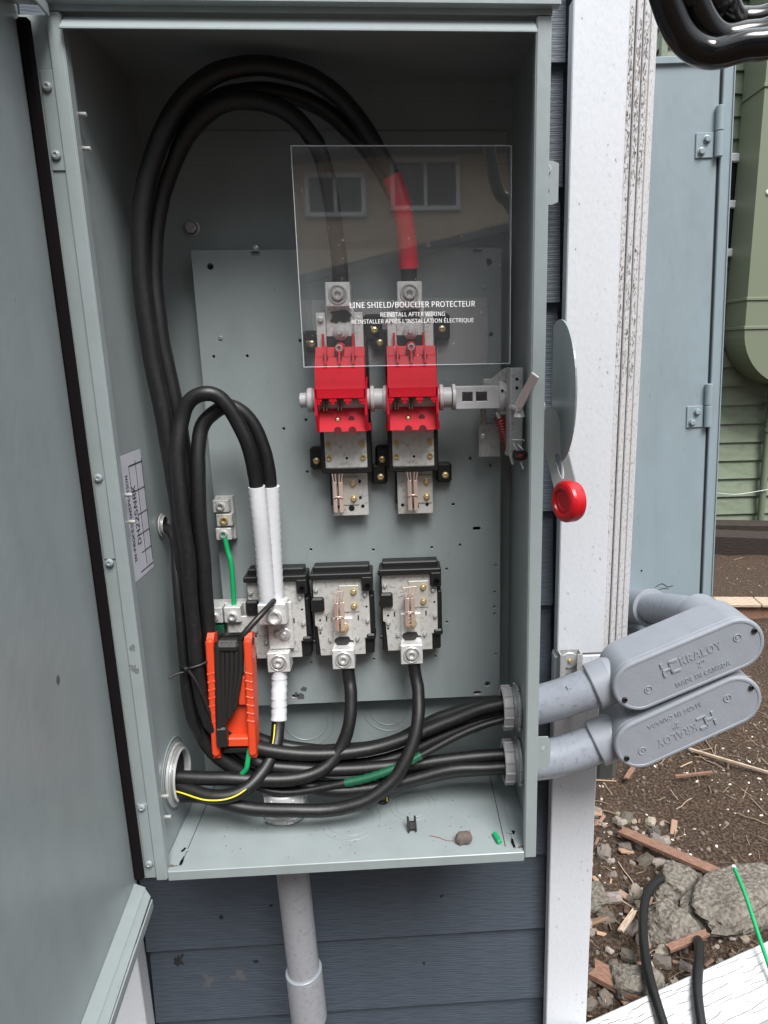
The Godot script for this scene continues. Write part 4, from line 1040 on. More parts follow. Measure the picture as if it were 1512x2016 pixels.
func make_conduits() -> void:
	bushing("upper of two grey bushings where cables leave through the right wall", Vector3(0.594, 0.192, -0.140), Vector3(-1, 0, 0), 0.034)
	bushing("lower of two grey bushings where cables leave through the right wall", Vector3(0.594, 0.099, -0.120), Vector3(-1, 0, 0), 0.034)
	bushing("large bushing in the left wall with the low block cables entering", Vector3(0.008, 0.118, -0.1), Vector3(1, 0, 0), 0.044, false)
	bushing("empty bushing standing in the box floor above the pipe below", Vector3(0.182, 0.014, -0.130), Vector3(0, 1.75, 0), 0.034)
	bushing("small bushing on the left wall beside the inspection sticker", Vector3(0.008, 0.531, -0.166), Vector3(0.55, 0, 0), 0.017, false)
	make_conduit_body("upper grey plastic conduit body with round ended cover, print upright", Vector3(0.857, 0.298, -0.066), deg_to_rad(22.6), false, Vector3.ZERO)
	make_conduit_body("lower grey plastic conduit body, its moulded print upside down", Vector3(0.864, 0.193, -0.068), deg_to_rad(24.6), true, Vector3.ZERO)
	var up := thing("conduit", "upper grey conduit bending up from the box right side", "conduit", Vector3.ZERO, "grey conduits from the box right side")
	part("pipe", shape().tube(spline([Vector3(0.585, 0.192, -0.140), Vector3(0.615, 0.196, -0.135), Vector3(0.65, 0.208, -0.126), Vector3(0.685, 0.224, -0.118), Vector3(0.715, 0.238, -0.112), Vector3(0.755, 0.255, -0.111)], 8), 0.0335, 28), M.conduit, up)
	lettering(up, "1.5 4 0", Vector3(0.680, 0.250, -0.098), 0.030, M.ink, Basis(Vector3.FORWARD, -0.3) * Basis(Vector3.RIGHT, -1.0), 0.0004)
	var lo := thing("conduit", "lower grey conduit bending up from the box right side", "conduit", Vector3.ZERO, "grey conduits from the box right side")
	part("pipe", shape().tube(spline([Vector3(0.585, 0.099, -0.120), Vector3(0.62, 0.099, -0.119), Vector3(0.655, 0.105, -0.117), Vector3(0.69, 0.115, -0.115), Vector3(0.724, 0.129, -0.114), Vector3(0.765, 0.148, -0.114)], 8), 0.0335, 28), M.conduit, lo)
	for q in [Vector3(0.601, 0.193, -0.14), Vector3(0.601, 0.098, -0.121)]:
		part("locknut", shape().ring(q, q + Vector3(0.008, 0, 0), 0.030, 0.041, 32), M.zinc, up if q.y > 0.15 else lo)
	var bk := thing("conduit", "grey conduit running from the upper conduit body back into the far box", "conduit", Vector3.ZERO, "grey conduits behind the conduit bodies")
	part("pipe", shape().tube(spline([Vector3(0.926, 0.330, -0.15), Vector3(0.922, 0.322, -0.22), Vector3(0.91, 0.286, -0.34), Vector3(0.903, 0.262, -0.41), Vector3(0.899, 0.250, -0.46)], 8), 0.0315, 28), M.conduit, bk)
	part("coupling", shape().ring(Vector3(0.9075, 0.276, -0.365), Vector3(0.8995, 0.250, -0.448), 0.031, 0.0375, 32, 0.002).ring(Vector3(0.908, 0.278, -0.359), Vector3(0.9075, 0.276, -0.366), 0.031, 0.0405, 32, 0.001), M.fitting, bk)
	var b2 := thing("conduit", "grey conduit behind the lower conduit body, mostly hidden by the upper one", "conduit", Vector3.ZERO, "grey conduits behind the conduit bodies")
	part("pipe", shape().tube(spline([Vector3(0.932, 0.225, -0.15), Vector3(0.925, 0.205, -0.25), Vector3(0.90, 0.165, -0.46)], 8), 0.0315, 24), M.conduit, b2)
	# drain pipe under the box
	var dp := thing("drain_conduit", "grey conduit dropping straight down from the box bottom", "conduit")
	part("pipe", shape().tube([Vector3(0.183, 0.004, -0.13), Vector3(0.183, -0.06, -0.13), Vector3(0.193, -0.38, -0.13), Vector3(0.205, -0.80, -0.13)], 0.029, 28), M.conduit_dull, dp)
	part("coupling", shape().ring(Vector3(0.1915, -0.33, -0.13), Vector3(0.195, -0.44, -0.13), 0.0285, 0.0335, 32, 0.0015), M.conduit_dull, dp)
	part("coupling_lip", shape().ring(Vector3(0.1912, -0.324, -0.13), Vector3(0.1915, -0.332, -0.13), 0.0285, 0.0338, 32, 0.0015), M.fitting, dp)
	part("adapter", shape().ring(Vector3(0.183, 0.003, -0.13), Vector3(0.183, -0.055, -0.13), 0.0285, 0.0345, 32, 0.002), M.conduit_dull, dp)
	# strut channel stub on the white trim
	var st := thing("strut_channel", "short galvanised strut channel stub fixed to the white corner trim", "strut", Vector3(0.703, 0.2, -0.236))
	part("channel", shape().box(Vector3(0, 0, 0.006), Vector3(0.041, 0.11, 0.0025)).box(Vector3(-0.0195, 0, 0.018), Vector3(0.0025, 0.11, 0.024)).box(Vector3(0.0195, 0, 0.018), Vector3(0.0025, 0.11, 0.024)).box(Vector3(-0.0150, 0, 0.0295), Vector3(0.0085, 0.11, 0.0025)).box(Vector3(0.0150, 0, 0.0295), Vector3(0.0085, 0.11, 0.0025)), M.zinc, st)
	part("washer", shape().ring(Vector3(0.002, 0.034, 0.007), Vector3(0.002, 0.034, 0.010), 0.004, 0.0155, 30, 0.0006), M.steel, st)
	screw(st, Vector3(0.002, 0.034, 0.009), 0.0052, M.brass, "hex")


# ---------------------------------------------------------------- small things in the box
func make_small_things() -> void:
	# lug strips for the ground
	var g1 := thing("ground_bar", "strip of three small lugs on the plate above the green wire", "ground bar", Vector3(0.1, 0.53, DEEP), "ground lug strips")
	var bar := part("bar", shape().box(Vector3(0, 0, 0.006), Vector3(0.03, 0.075, 0.012), 0.001), M.tinned, g1)
	for q in [[-0.002, 0.024, M.aluminium], [0.002, 0.0, M.tinned], [-0.001, -0.024, M.aluminium]]:
		var l := part("lug", shape().box(Vector3(q[0], q[1], 0.020), Vector3(0.026, 0.021, 0.018), 0.0012), q[2], g1)
		screw(l, Vector3(q[0], q[1], 0.029), 0.0068, M.brass if q[1] == 0.0 else M.steel, "socket")
	var g2 := thing("ground_bar", "pair of lugs left of the neutral block above the orange tool", "ground bar", Vector3(0.094, 0.365, DEEP), "ground lug strips")
	part("bar", shape().box(Vector3(0.0, -0.014, 0.012), Vector3(0.062, 0.06, 0.022), 0.001), M.tinned, g2)
	for x in [-0.018, 0.013]:
		var l := part("lug", shape().box(Vector3(x, 0.004, 0.036), Vector3(0.028, 0.028, 0.028), 0.0012), M.aluminium, g2)
		screw(l, Vector3(x, 0.002, 0.050), 0.0078, M.steel, "socket")
	part("tape_wrap", shape().box(Vector3(-0.018, -0.024, 0.034), Vector3(0.026, 0.022, 0.024), 0.004), M.green_tape, g2)
	screw(g2, Vector3(0.014, -0.02, 0.026), 0.006, M.brass, "hex")
	# folding hex key tool hanging from the neutral lug
	var t := thing("hex_key_tool", "orange folding hex key set hanging from the neutral lug screw", "hex key set", Vector3(0.118, 0.262, -0.098))
	t.rotation.z = -0.035
	for s in [-1.0, 1.0]:
		var side := PackedVector2Array([Vector2(-0.102, -0.012), Vector2(-0.112, 0.0), Vector2(-0.108, 0.014), Vector2(-0.08, 0.018), Vector2(0.07, 0.019), Vector2(0.098, 0.015), Vector2(0.108, 0.004), Vector2(0.104, -0.010), Vector2(0.06, -0.016), Vector2(-0.06, -0.016)])
		part("side_scale", shape().prism(side, -0.0055, 0.0055, Transform3D(Basis(Vector3(0, 1, 0), Vector3(0, 0, 1), Vector3(1, 0, 0)), Vector3(s * 0.0295, 0, 0))), M.orange, t)
		part("scale_face", shape().stadium(0.205, 0.0125, [Vector2(0.0, 0.012), Vector2(0.0, 0.0175), Vector2(0.0012, 0.0195), Vector2(0.003, 0.0205)], Transform3D(Basis(Vector3(0, 1, 0), Vector3(-1, 0, 0), Vector3(0, 0, 1)), Vector3(s * 0.0295, 0, 0))), M.orange, t)
		for k in 7:
			part("grip_rib", shape().box(Vector3(s * 0.0295, 0.045 - 0.014 * k, 0.019), Vector3(0.0125, 0.0045, 0.004), 0.0012, Basis(Vector3.FORWARD, s * 0.3)), M.orange, t)
		part("pivot", shape().cyl(Vector3(s * 0.036, 0.092, 0.002), Vector3(s * 0.030, 0.092, 0.002), 0.006, 18, 0.001), M.black_oxide, t)
	part("body_web", shape().box(Vector3(0, -0.03, -0.004), Vector3(0.05, 0.13, 0.012), 0.002).box(Vector3(0.0, -0.078, 0.010), Vector3(0.05, 0.016, 0.016), 0.002).box(Vector3(0.016, 0.01, 0.006), Vector3(0.014, 0.05, 0.012), 0.002), M.orange, t)
	for k in 6:
		var x := -0.0185 + 0.0072 * k
		var bot := -0.052 + 0.007 * k
		part("key", shape().tube([Vector3(x, 0.094, 0.008), Vector3(x - 0.0005, 0.05, 0.015), Vector3(-0.0185 + 0.0046 * k, bot, 0.018 + 0.0012 * (k % 2))], 0.0046, 6), M.black_oxide, t)
	part("key", shape().tube([Vector3(-0.0195, 0.09, 0.012), Vector3(-0.0195, -0.045, 0.021), Vector3(-0.0185, -0.078, 0.021)], 0.0064, 6), M.black_oxide, t)
	part("key_end", shape().box(Vector3(-0.0165, -0.064, 0.021), Vector3(0.018, 0.036, 0.014), 0.003), M.black_oxide, t)
	part("key_bundle", shape().box(Vector3(-0.003, 0.086, 0.004), Vector3(0.044, 0.022, 0.026), 0.008), M.black_oxide, t)
	part("open_key", shape().tube(spline([Vector3(0.014, 0.092, 0.004), Vector3(0.024, 0.108, 0.004), Vector3(0.044, 0.129, -0.012), Vector3(0.057, 0.139, -0.034), Vector3(0.060, 0.1405, -0.052)], 4), 0.0052, 6), M.black_oxide, t)
	part("lower_keys", shape().box(Vector3(0.0, -0.098, 0.0), Vector3(0.046, 0.014, 0.02), 0.004), M.black_oxide, t)
	# litter on the box floor
	var cl := solo("plastic_clip", shape().box(Vector3(-0.006, 0.012, 0), Vector3(0.003, 0.024, 0.012), 0.0008).box(Vector3(0.006, 0.012, 0), Vector3(0.003, 0.024, 0.012), 0.0008).box(Vector3(0, 0.010, 0), Vector3(0.012, 0.012, 0.01), 0.0008), M.bakelite, "small black forked plastic clip standing on the box floor", "clip")
	cl.position = Vector3(0.402, 0.0135, -0.062)
	cl.rotation = Vector3(-0.5, 0.1, 0)
	var ch := solo("rubble_chip", shape().stone(Vector3.ZERO, Vector3(0.026, 0.020, 0.02), stone_noise, 0.35, 9, 12), M.rubble, "brown lump of rubble lying on the box floor", "rubble")
	ch.position = Vector3(0.486, 0.022, -0.03)
	var gs := solo("wire_offcut", shape().cyl(Vector3(-0.003, 0.0, -0.011), Vector3(0.003, 0, 0.011), 0.0042, 14, 0.0008), M.green_wire, "short green wire offcut lying at the box floor front edge", "wire offcut")
	gs.position = Vector3(0.541, 0.0175, -0.031)
	var yo := solo("clip_offcut", shape().ring(Vector3(0, 0, -0.004), Vector3(0, 0, 0.004), 0.006, 0.010, 18, 0.0008).box(Vector3(0.007, 0.002, 0.002), Vector3(0.004, 0.010, 0.008), 0.001), M.bakelite, "small dark curled offcut with yellow edge on the box floor", "offcut")
	yo.position = Vector3(0.352, 0.023, -0.14)
	part("yellow_edge", shape().box(Vector3(0.007, 0.004, 0.0065), Vector3(0.002, 0.010, 0.0012)), M.yellow, yo)
	var tw := solo("fibre_strand", shape().tube(spline([Vector3(0.43, 0.0135, -0.05), Vector3(0.445, 0.0138, -0.044), Vector3(0.458, 0.0136, -0.036), Vector3(0.47, 0.0136, -0.034)]), 0.0008, 6), M.lath, "thin brown strand beside the rubble lump on the box floor", "strand")
	var crumbs := shape()
	rng.seed = 5
	for k in 150:
		var s := rng.randf_range(0.0004, 0.0017)
		crumbs.stone(Vector3(rng.randf_range(0.05, 0.56), 0.0131, rng.randf_range(-0.22, -0.008)), Vector3(s, s * 0.6, s) * 1.5, stone_noise, 0.4, 4, 5)
	var cr := part(numbered("crumbs"), crumbs, M.rubble, self)
	tag(cr, "dark crumbs of dirt strewn over the box floor", "crumbs", "", "stuff")


# ---------------------------------------------------------------- service drop, cables outside
func make_outdoor_cables() -> void:
	var g := "thick black cables hanging at upper right"
	solo("drip_cable", shape().tube(spline([Vector3(0.56, 1.42, 0.36), Vector3(0.600, 1.14, 0.318), Vector3(0.627, 1.085, 0.302), Vector3(0.649, 1.056, 0.292), Vector3(0.674, 1.044, 0.290), Vector3(0.698, 1.045, 0.300), Vector3(0.742, 1.056, 0.310), Vector3(0.84, 1.14, 0.33), Vector3(0.9, 1.4, 0.35)], 10), 0.0122, 24), M.drop_cable, "outermost of three glossy black drip loop cables by the white trim", "cable", g)
	solo("drip_cable", shape().tube(spline([Vector3(0.62, 1.42, 0.33), Vector3(0.642, 1.12, 0.300), Vector3(0.658, 1.084, 0.290), Vector3(0.682, 1.062, 0.280), Vector3(0.707, 1.060, 0.280), Vector3(0.746, 1.072, 0.290), Vector3(0.83, 1.16, 0.30), Vector3(0.88, 1.4, 0.33)], 10), 0.0122, 24), M.drop_cable, "middle of three glossy black drip loop cables by the white trim", "cable", g)
	solo("drip_cable", shape().tube(spline([Vector3(0.65, 1.42, 0.30), Vector3(0.676, 1.12, 0.280), Vector3(0.693, 1.093, 0.270), Vector3(0.715, 1.080, 0.260), Vector3(0.756, 1.092, 0.270), Vector3(0.82, 1.18, 0.28), Vector3(0.86, 1.4, 0.30)], 10), 0.0122, 24), M.drop_cable, "innermost of three glossy black drip loop cables by the white trim", "cable", g)
	solo("buried_cable", shape().tube(spline([Vector3(1.20, -0.76, -0.80), Vector3(1.156, -0.70, -0.73), Vector3(1.06, -0.665, -0.64), Vector3(1.00, -0.645, -0.53), Vector3(0.955, -0.63, -0.39), Vector3(0.935, -0.62, -0.27), Vector3(0.93, -0.64, -0.1), Vector3(0.95, -0.70, 0.1)], 8), 0.0118, 16), M.cable, "black cable arching out of the soil beside the concrete lumps", "cable", "black cables in the soil")
	solo("buried_cable", shape().tube(spline([Vector3(1.14, -0.80, -0.50), Vector3(1.118, -0.665, -0.462), Vector3(1.085, -0.63, -0.385), Vector3(1.03, -0.62, -0.270), Vector3(1.0, -0.64, -0.13), Vector3(1.0, -0.70, 0.1)], 8), 0.0118, 16), M.cable, "black cable rising past the splinter and over the white board", "cable", "black cables in the soil")
	var gw := solo("loose_wire", shape().tube(spline([Vector3(1.262, -0.56, -0.58), Vector3(1.250, -0.565, -0.50), Vector3(1.235, -0.59, -0.40), Vector3(1.22, -0.63, -0.28), Vector3(1.20, -0.72, -0.1)], 8), 0.0048, 12), M.green_wire, "loose green wire with a bare white tip over the soil", "wire")
	part("bare_tip", shape().cyl(Vector3(1.262, -0.56, -0.58), Vector3(1.2628, -0.5595, -0.588), 0.0052, 12, 0.001), M.print_white, gw)


# ---------------------------------------------------------------- our house
func make_house() -> void:
	var h := thing("house_wall", "slate blue clapboard house wall with white corner trim behind the box", "house")
	# solid core; the boards hang on it
	part("core", shape().box(Vector3(-1.624, 1.15, -2.302), Vector3(4.75, 3.9, 4.0)), M.siding, h)
	var y := -0.777
	var k := 0
	var step := 0.184
	while y < 3.0:
		var b := PackedVector2Array([Vector2(-0.304, y + step + 0.02), Vector2(-0.292, y + step + 0.02), Vector2(-0.275, y), Vector2(-0.304, y)])
		var yz := Basis(Vector3(0, 0, 1), Vector3(0, 1, 0), Vector3(-1, 0, 0))
		part("siding_board", shape().prism(b, -0.42, 0.42, Transform3D(yz, Vector3(0.262, 0, 0))), M.siding, h)
		part("siding_board", shape().prism(b, -0.7, 0.7, Transform3D(yz, Vector3(-0.957, 0, 0))), M.siding, h)
		y += step
		k += 1
	# nail dents, scuffs and a knot on the boards below the box
	for q in [[0.0, -0.339, 0.008, 0.009, 0], [0.104, -0.319, 0.007, 0.006, 0], [0.061, -0.461, 0.010, 0.008, 0], [-0.098, -0.447, 0.018, 0.026, 0], [0.024, -0.495, 0.034, 0.022, 1], [-0.04, -0.50, 0.018, 0.034, 1], [0.46, -0.32, 0.007, 0.006, 0], [0.42, -0.49, 0.006, 0.007, 0]]:
		var f := fposmod(q[1] + 0.777, step) / (step + 0.02)
		blot(h, "nail_dent" if q[4] == 0 else "scuff", Vector3(q[0], q[1], -0.2748 - 0.017 * f), q[2], q[3], M.smudge_dark if q[4] == 0 else M.siding_scuff, Basis(Vector3.RIGHT, -0.083), 0.0004, 1.3)
	part("corner_trim", shape().box(Vector3(0.728, 0.782, -0.253), Vector3(0.0885, 1.082, 0.030), 0.002).box(Vector3(0.728, 2.2, -0.253), Vector3(0.0885, 1.7, 0.030), 0.002), M.trim, h)
	part("corner_trim", shape().box(Vector3(0.7245, -0.268, -0.254), Vector3(0.0885, 1.01, 0.030), 0.002), M.trim, h)
	part("trim_block", shape().box(Vector3(0.726, 0.0895, -0.256), Vector3(0.0885, 0.30, 0.028), 0.002), M.trim, h)
	part("side_trim", shape().box(Vector3(-0.208, 1.1, -0.262), Vector3(0.09, 3.9, 0.04), 0.002), M.trim, h)
	# fluted moulding on the corner
	var st := shape()
	st.box(Vector3(0.797, 1.625, -0.348), Vector3(0.047, 2.85, 0.19))
	for q in [[0.7785, -0.252], [0.7905, -0.2505], [0.8025, -0.2515]]:
		st.box(Vector3(q[0], 1.625, q[1]), Vector3(0.0098, 2.85, 0.010), 0.0014)
	st.box(Vector3(0.8145, 1.625, -0.260), Vector3(0.012, 2.85, 0.022), 0.002)
	var md := part("moulding", st, M.faded_trim, h)
	# weathered grime in the flutes, thinning out downwards
	var gr := shape()
	rng.seed = 31
	for i in 2400:
		var gy := 0.72 + 1.1 * pow(rng.randf(), 0.8)
		var q: Array = [[0.7785, -0.2465], [0.7905, -0.2450], [0.8025, -0.2460]][rng.randi() % 3]
		if sin(gy * 17.0) + sin(gy * 41.0 + 1.0) * 0.6 < rng.randf_range(-1.3, 0.5) - (0.6 if q[0] < 0.78 else 0.0):
			continue
		var gw := rng.randf_range(0.0004, 0.0017)
		var gh := gw * rng.randf_range(1.0, 6.0)
		var pg := PackedVector2Array()
		for kk in 9:
			var an := TAU * kk / 9
			pg.append(Vector2(cos(an) * gw, sin(an) * gh) * 0.5 * rng.randf_range(0.5, 1.2))
		gr.prism(pg, -0.001, 0.0003, Transform3D(Basis(), Vector3(q[0] + rng.randf_range(-0.0032, 0.0032), gy, q[1] - 0.0003)))
	var gp := part("grime", gr, M.grime_brown, md)
	gp.set_meta("kind", "stuff")
	part("moulding_foot", shape().box(Vector3(0.795, 0.075, -0.272), Vector3(0.048, 0.25, 0.026), 0.012), M.foot, h)
	# side wall round the corner
	y = -0.777
	while y < 3.0:
		part("siding_board", shape().prism(PackedVector2Array([Vector2(0.74, y + step + 0.02), Vector2(0.752, y + step + 0.02), Vector2(0.766, y), Vector2(0.74, y)]), 0.29, 4.28, Transform3D(Basis.from_scale(Vector3(1, 1, -1)), Vector3.ZERO)), M.siding, h)
		y += step
	part("roof", shape().prism(PackedVector2Array([Vector2(-4.4, 3.1), Vector2(-1.6, 4.9), Vector2(1.05, 3.1)]), -4.4, -0.1), M.charcoal, h)


# ---------------------------------------------------------------- second box
func make_far_box() -> void:
	var t := thing("meter_cabinet", "blue grey steel cabinet with two hinges round the house corner", "cabinet", Vector3(1.054, 0.13, -0.45))
	t.rotation.z = 0.034
	part("case", shape().box(Vector3(-0.125, 0.598, -0.14), Vector3(0.25, 1.19, 0.28), 0.0015), M.paint_blue, t)
	part("case_lip", shape().box(Vector3(-0.125, 1.189, 0.002), Vector3(0.25, 0.012, 0.008), 0.001), M.paint_blue, t)
	part("case_seam", shape().box(Vector3(0.002, 0.598, -0.14), Vector3(0.006, 1.18, 0.27)), M.seam, t)
	var d := part("door", shape().box(Vector3(0.016, 0.593, -0.14), Vector3(0.021, 1.17, 0.285), 0.0015).box(Vector3(0.026, 0.593, 0.003), Vector3(0.002, 1.17, 0.004)), M.paint_blue, t)
	for y in [1.044, 0.532]:
		var hg := part("hinge", shape().box(Vector3(-0.026, y, 0.0015), Vector3(0.034, 0.044, 0.0035), 0.0008), M.paint_blue, t)
		part("knuckle", shape().cyl(Vector3(0.0, y - 0.022, 0.006), Vector3(0.0, y + 0.022, 0.006), 0.0078, 18, 0.001).cyl(Vector3(0.0, y + 0.023, 0.006), Vector3(0.0, y + 0.066, 0.006), 0.0078, 18, 0.001), M.paint_blue, hg)
		screw(hg, Vector3(-0.022, y + 0.010, 0.003), 0.0078, M.paint_blue, "hex")
		screw(hg, Vector3(-0.032, y - 0.011, 0.003), 0.0078, M.paint_blue, "hex")
	part("scratch", shape().tube(spline([Vector3(-0.10, 0.165, 0.0003), Vector3(-0.085, 0.172, 0.0005), Vector3(-0.072, 0.164, 0.0005), Vector3(-0.06, 0.166, 0.0003)]), 0.0007, 5).tube(spline([Vector3(-0.095, 0.157, 0.0003), Vector3(-0.082, 0.161, 0.0005), Vector3(-0.07, 0.159, 0.0003)]), 0.0006, 5), M.seam, t)
	screw(t, Vector3(-0.131, 0.205, 0.0), 0.002, M.hole)


# ---------------------------------------------------------------- ground
func height(x: float, z: float) -> float:
	var n := stone_noise.get_noise_2d(x * 55.0, z * 55.0) * 0.035 + stone_noise.get_noise_2d(x * 230.0 + 90.0, z * 230.0) * 0.014
	var fade := clampf(1.5 - Vector2(x - 1.6, z + 1.8).length() / 4.0, 0.0, 1.0)
	return SOIL + n * fade


func make_ground() -> void:
	var xs := [-60.0, -20.0, -8.0, -4.0, -2.0, -1.0, -0.4, 0.0, 0.4]
	var x := 0.6
	while x < 3.6:
		xs.append(x); x += 0.03
	for q in [4.0, 5.0, 7.0, 11.0, 25.0, 60.0]:
		xs.append(q)
	var zs := [-60.0, -25.0, -12.0, -7.0, -5.0]
	var z := -4.7
	while z < 0.3:
		zs.append(z); z += 0.03
	for q in [0.6, 1.2, 2.5, 5.0, 10.0, 20.0, 60.0]:
		zs.append(q)
	var s := shape()
	var hs := []
	for i in xs.size():
		var row := []
		for j in zs.size():
			row.append(Vector3(xs[i], height(xs[i], zs[j]), zs[j]))
		hs.append(row)
	var nrm := func(p: Vector3) -> Vector3:
		var e := 0.02
		return Vector3(height(p.x - e, p.z) - height(p.x + e, p.z), 2 * e, height(p.x, p.z - e) - height(p.x, p.z + e)).normalized()
	var ns := []
	for i in xs.size():
		var row := []
		for j in zs.size():
			row.append(nrm.call(hs[i][j]))
		ns.append(row)
	for i in xs.size() - 1:
		for j in zs.size() - 1:
			s.tri(hs[i][j], hs[i + 1][j], hs[i + 1][j + 1], ns[i][j], ns[i + 1][j], ns[i + 1][j + 1])
			s.tri(hs[i][j], hs[i + 1][j + 1], hs[i][j + 1], ns[i][j], ns[i + 1][j + 1], ns[i][j + 1])
	structure("ground", s, M.soil, "bare dark brown soil strewn with chips and splinters")
	# litter nobody could count
	rng.seed = 11
	scatter("wood_chips", shape().box(Vector3.ZERO, Vector3(1, 0.25, 0.6), 0.1).mesh(), M.chip, 1300, 0.002, 0.013, "pale wood and paint chips strewn over the soil", Color(0.55, 0.5, 0.42), 0.5)
	scatter("twigs", shape().tube([Vector3(-1, 0, 0), Vector3(-0.3, 0.04, 0.05), Vector3(0.4, -0.02, -0.03), Vector3(1, 0.03, 0.04)], 0.045, 5).mesh(), M.chip, 700, 0.015, 0.06, "thin brown twigs and straw lying on the soil", Color(0.26, 0.19, 0.13), 0.5)
	scatter_rubble()
	scatter("pebbles", shape().stone(Vector3.ZERO, Vector3(1, 0.7, 0.9), stone_noise, 0.4, 6, 8).mesh(), M.chip, 2600, 0.004, 0.017, "brown clods and pebbles lying on the soil", Color(0.13, 0.10, 0.08), 0.5)


func scatter_rubble() -> void:
	var zone := Rect2(0.80, -1.05, 0.46, 0.80)
	scatter("rubble_bits", shape().stone(Vector3.ZERO, Vector3(1, 0.6, 0.8), stone_noise, 0.6, 8, 11).mesh(), M.chip, 170, 0.012, 0.055, "broken bits of concrete and dirt at the trim foot", Color(0.20, 0.17, 0.145), 0.6, zone)
	scatter("wood_scraps", shape().box(Vector3.ZERO, Vector3(1, 0.16, 0.34), 0.04).mesh(), M.chip, 110, 0.012, 0.06, "small scraps of brown wood at the trim foot", Color(0.26, 0.165, 0.115), 0.5, zone)


func scatter(called: String, m: Mesh, material: Material, count: int, lo: float, hi: float, label: String, tint: Color, vary: float, zone := Rect2()) -> void:
	var mm := MultiMesh.new()
	mm.transform_format = MultiMesh.TRANSFORM_3D
	mm.use_colors = true
	mm.mesh = m
	mm.instance_count = count
	for i in count:
		var near := rng.randf()
		var x := rng.randf_range(0.84, 2.2) if near < 0.6 else rng.randf_range(1.2, 3.6)
		var z := rng.randf_range(-1.9, -0.1) if near < 0.6 else rng.randf_range(-4.5, -1.2)
		if zone.size.x > 0.0:
			x = zone.position.x + zone.size.x * pow(rng.randf(), 1.4)
			z = zone.position.y + zone.size.y * rng.randf()
		var s := lo + (hi - lo) * pow(rng.randf(), 2.5)
		var b := Basis(Vector3.UP, rng.randf() * TAU) * Basis(Vector3.RIGHT, rng.randf_range(-0.4, 0.4)) * Basis(Vector3.FORWARD, rng.randf_range(-0.4, 0.4))
		mm.set_instance_transform(i, Transform3D(b * Basis.from_scale(Vector3.ONE * s), Vector3(x, height(x, z) + s * 0.12, z)))
		var f := 1.0 + rng.randf_range(-vary, vary)
		mm.set_instance_color(i, Color(tint.r * f, tint.g * f, tint.b * f * rng.randf_range(0.9, 1.08)))
	var o := MultiMeshInstance3D.new()
	o.name = called
	o.multimesh = mm
	o.material_override = material
	add_child(o, true)
	tag(o, label, called.replace("_", " "), "", "stuff")


func stick(label: String, a: Vector3, b: Vector3, w: float, h: float, m: Material, category := "stick", called := "wood_splinter", group := "wood splinters on the soil") -> void:
	var d := b - a
	var x := d.normalized()
	var z := x.cross(Vector3.UP).normalized()
	var basis := Basis(x, z.cross(x), z)
	var l := d.length()
	var p := PackedVector2Array([Vector2(-l / 2, -w / 2), Vector2(-l / 2 + w * 0.25, 0), Vector2(-l / 2 + w * 0.1, w / 2), Vector2(l * 0.2, w / 2), Vector2(l / 2, w * 0.35), Vector2(l / 2 - w * 0.3, 0.0), Vector2(l / 2, -w / 2)])
	var s := shape().prism(p, -h / 2, h / 2, Transform3D(Basis(Vector3(1, 0, 0), Vector3(0, 0, 1), Vector3(0, -1, 0)), Vector3.ZERO))
	var o := solo(called, s, m, label, category, group)
	o.transform = Transform3D(basis, (a + b) / 2.0)


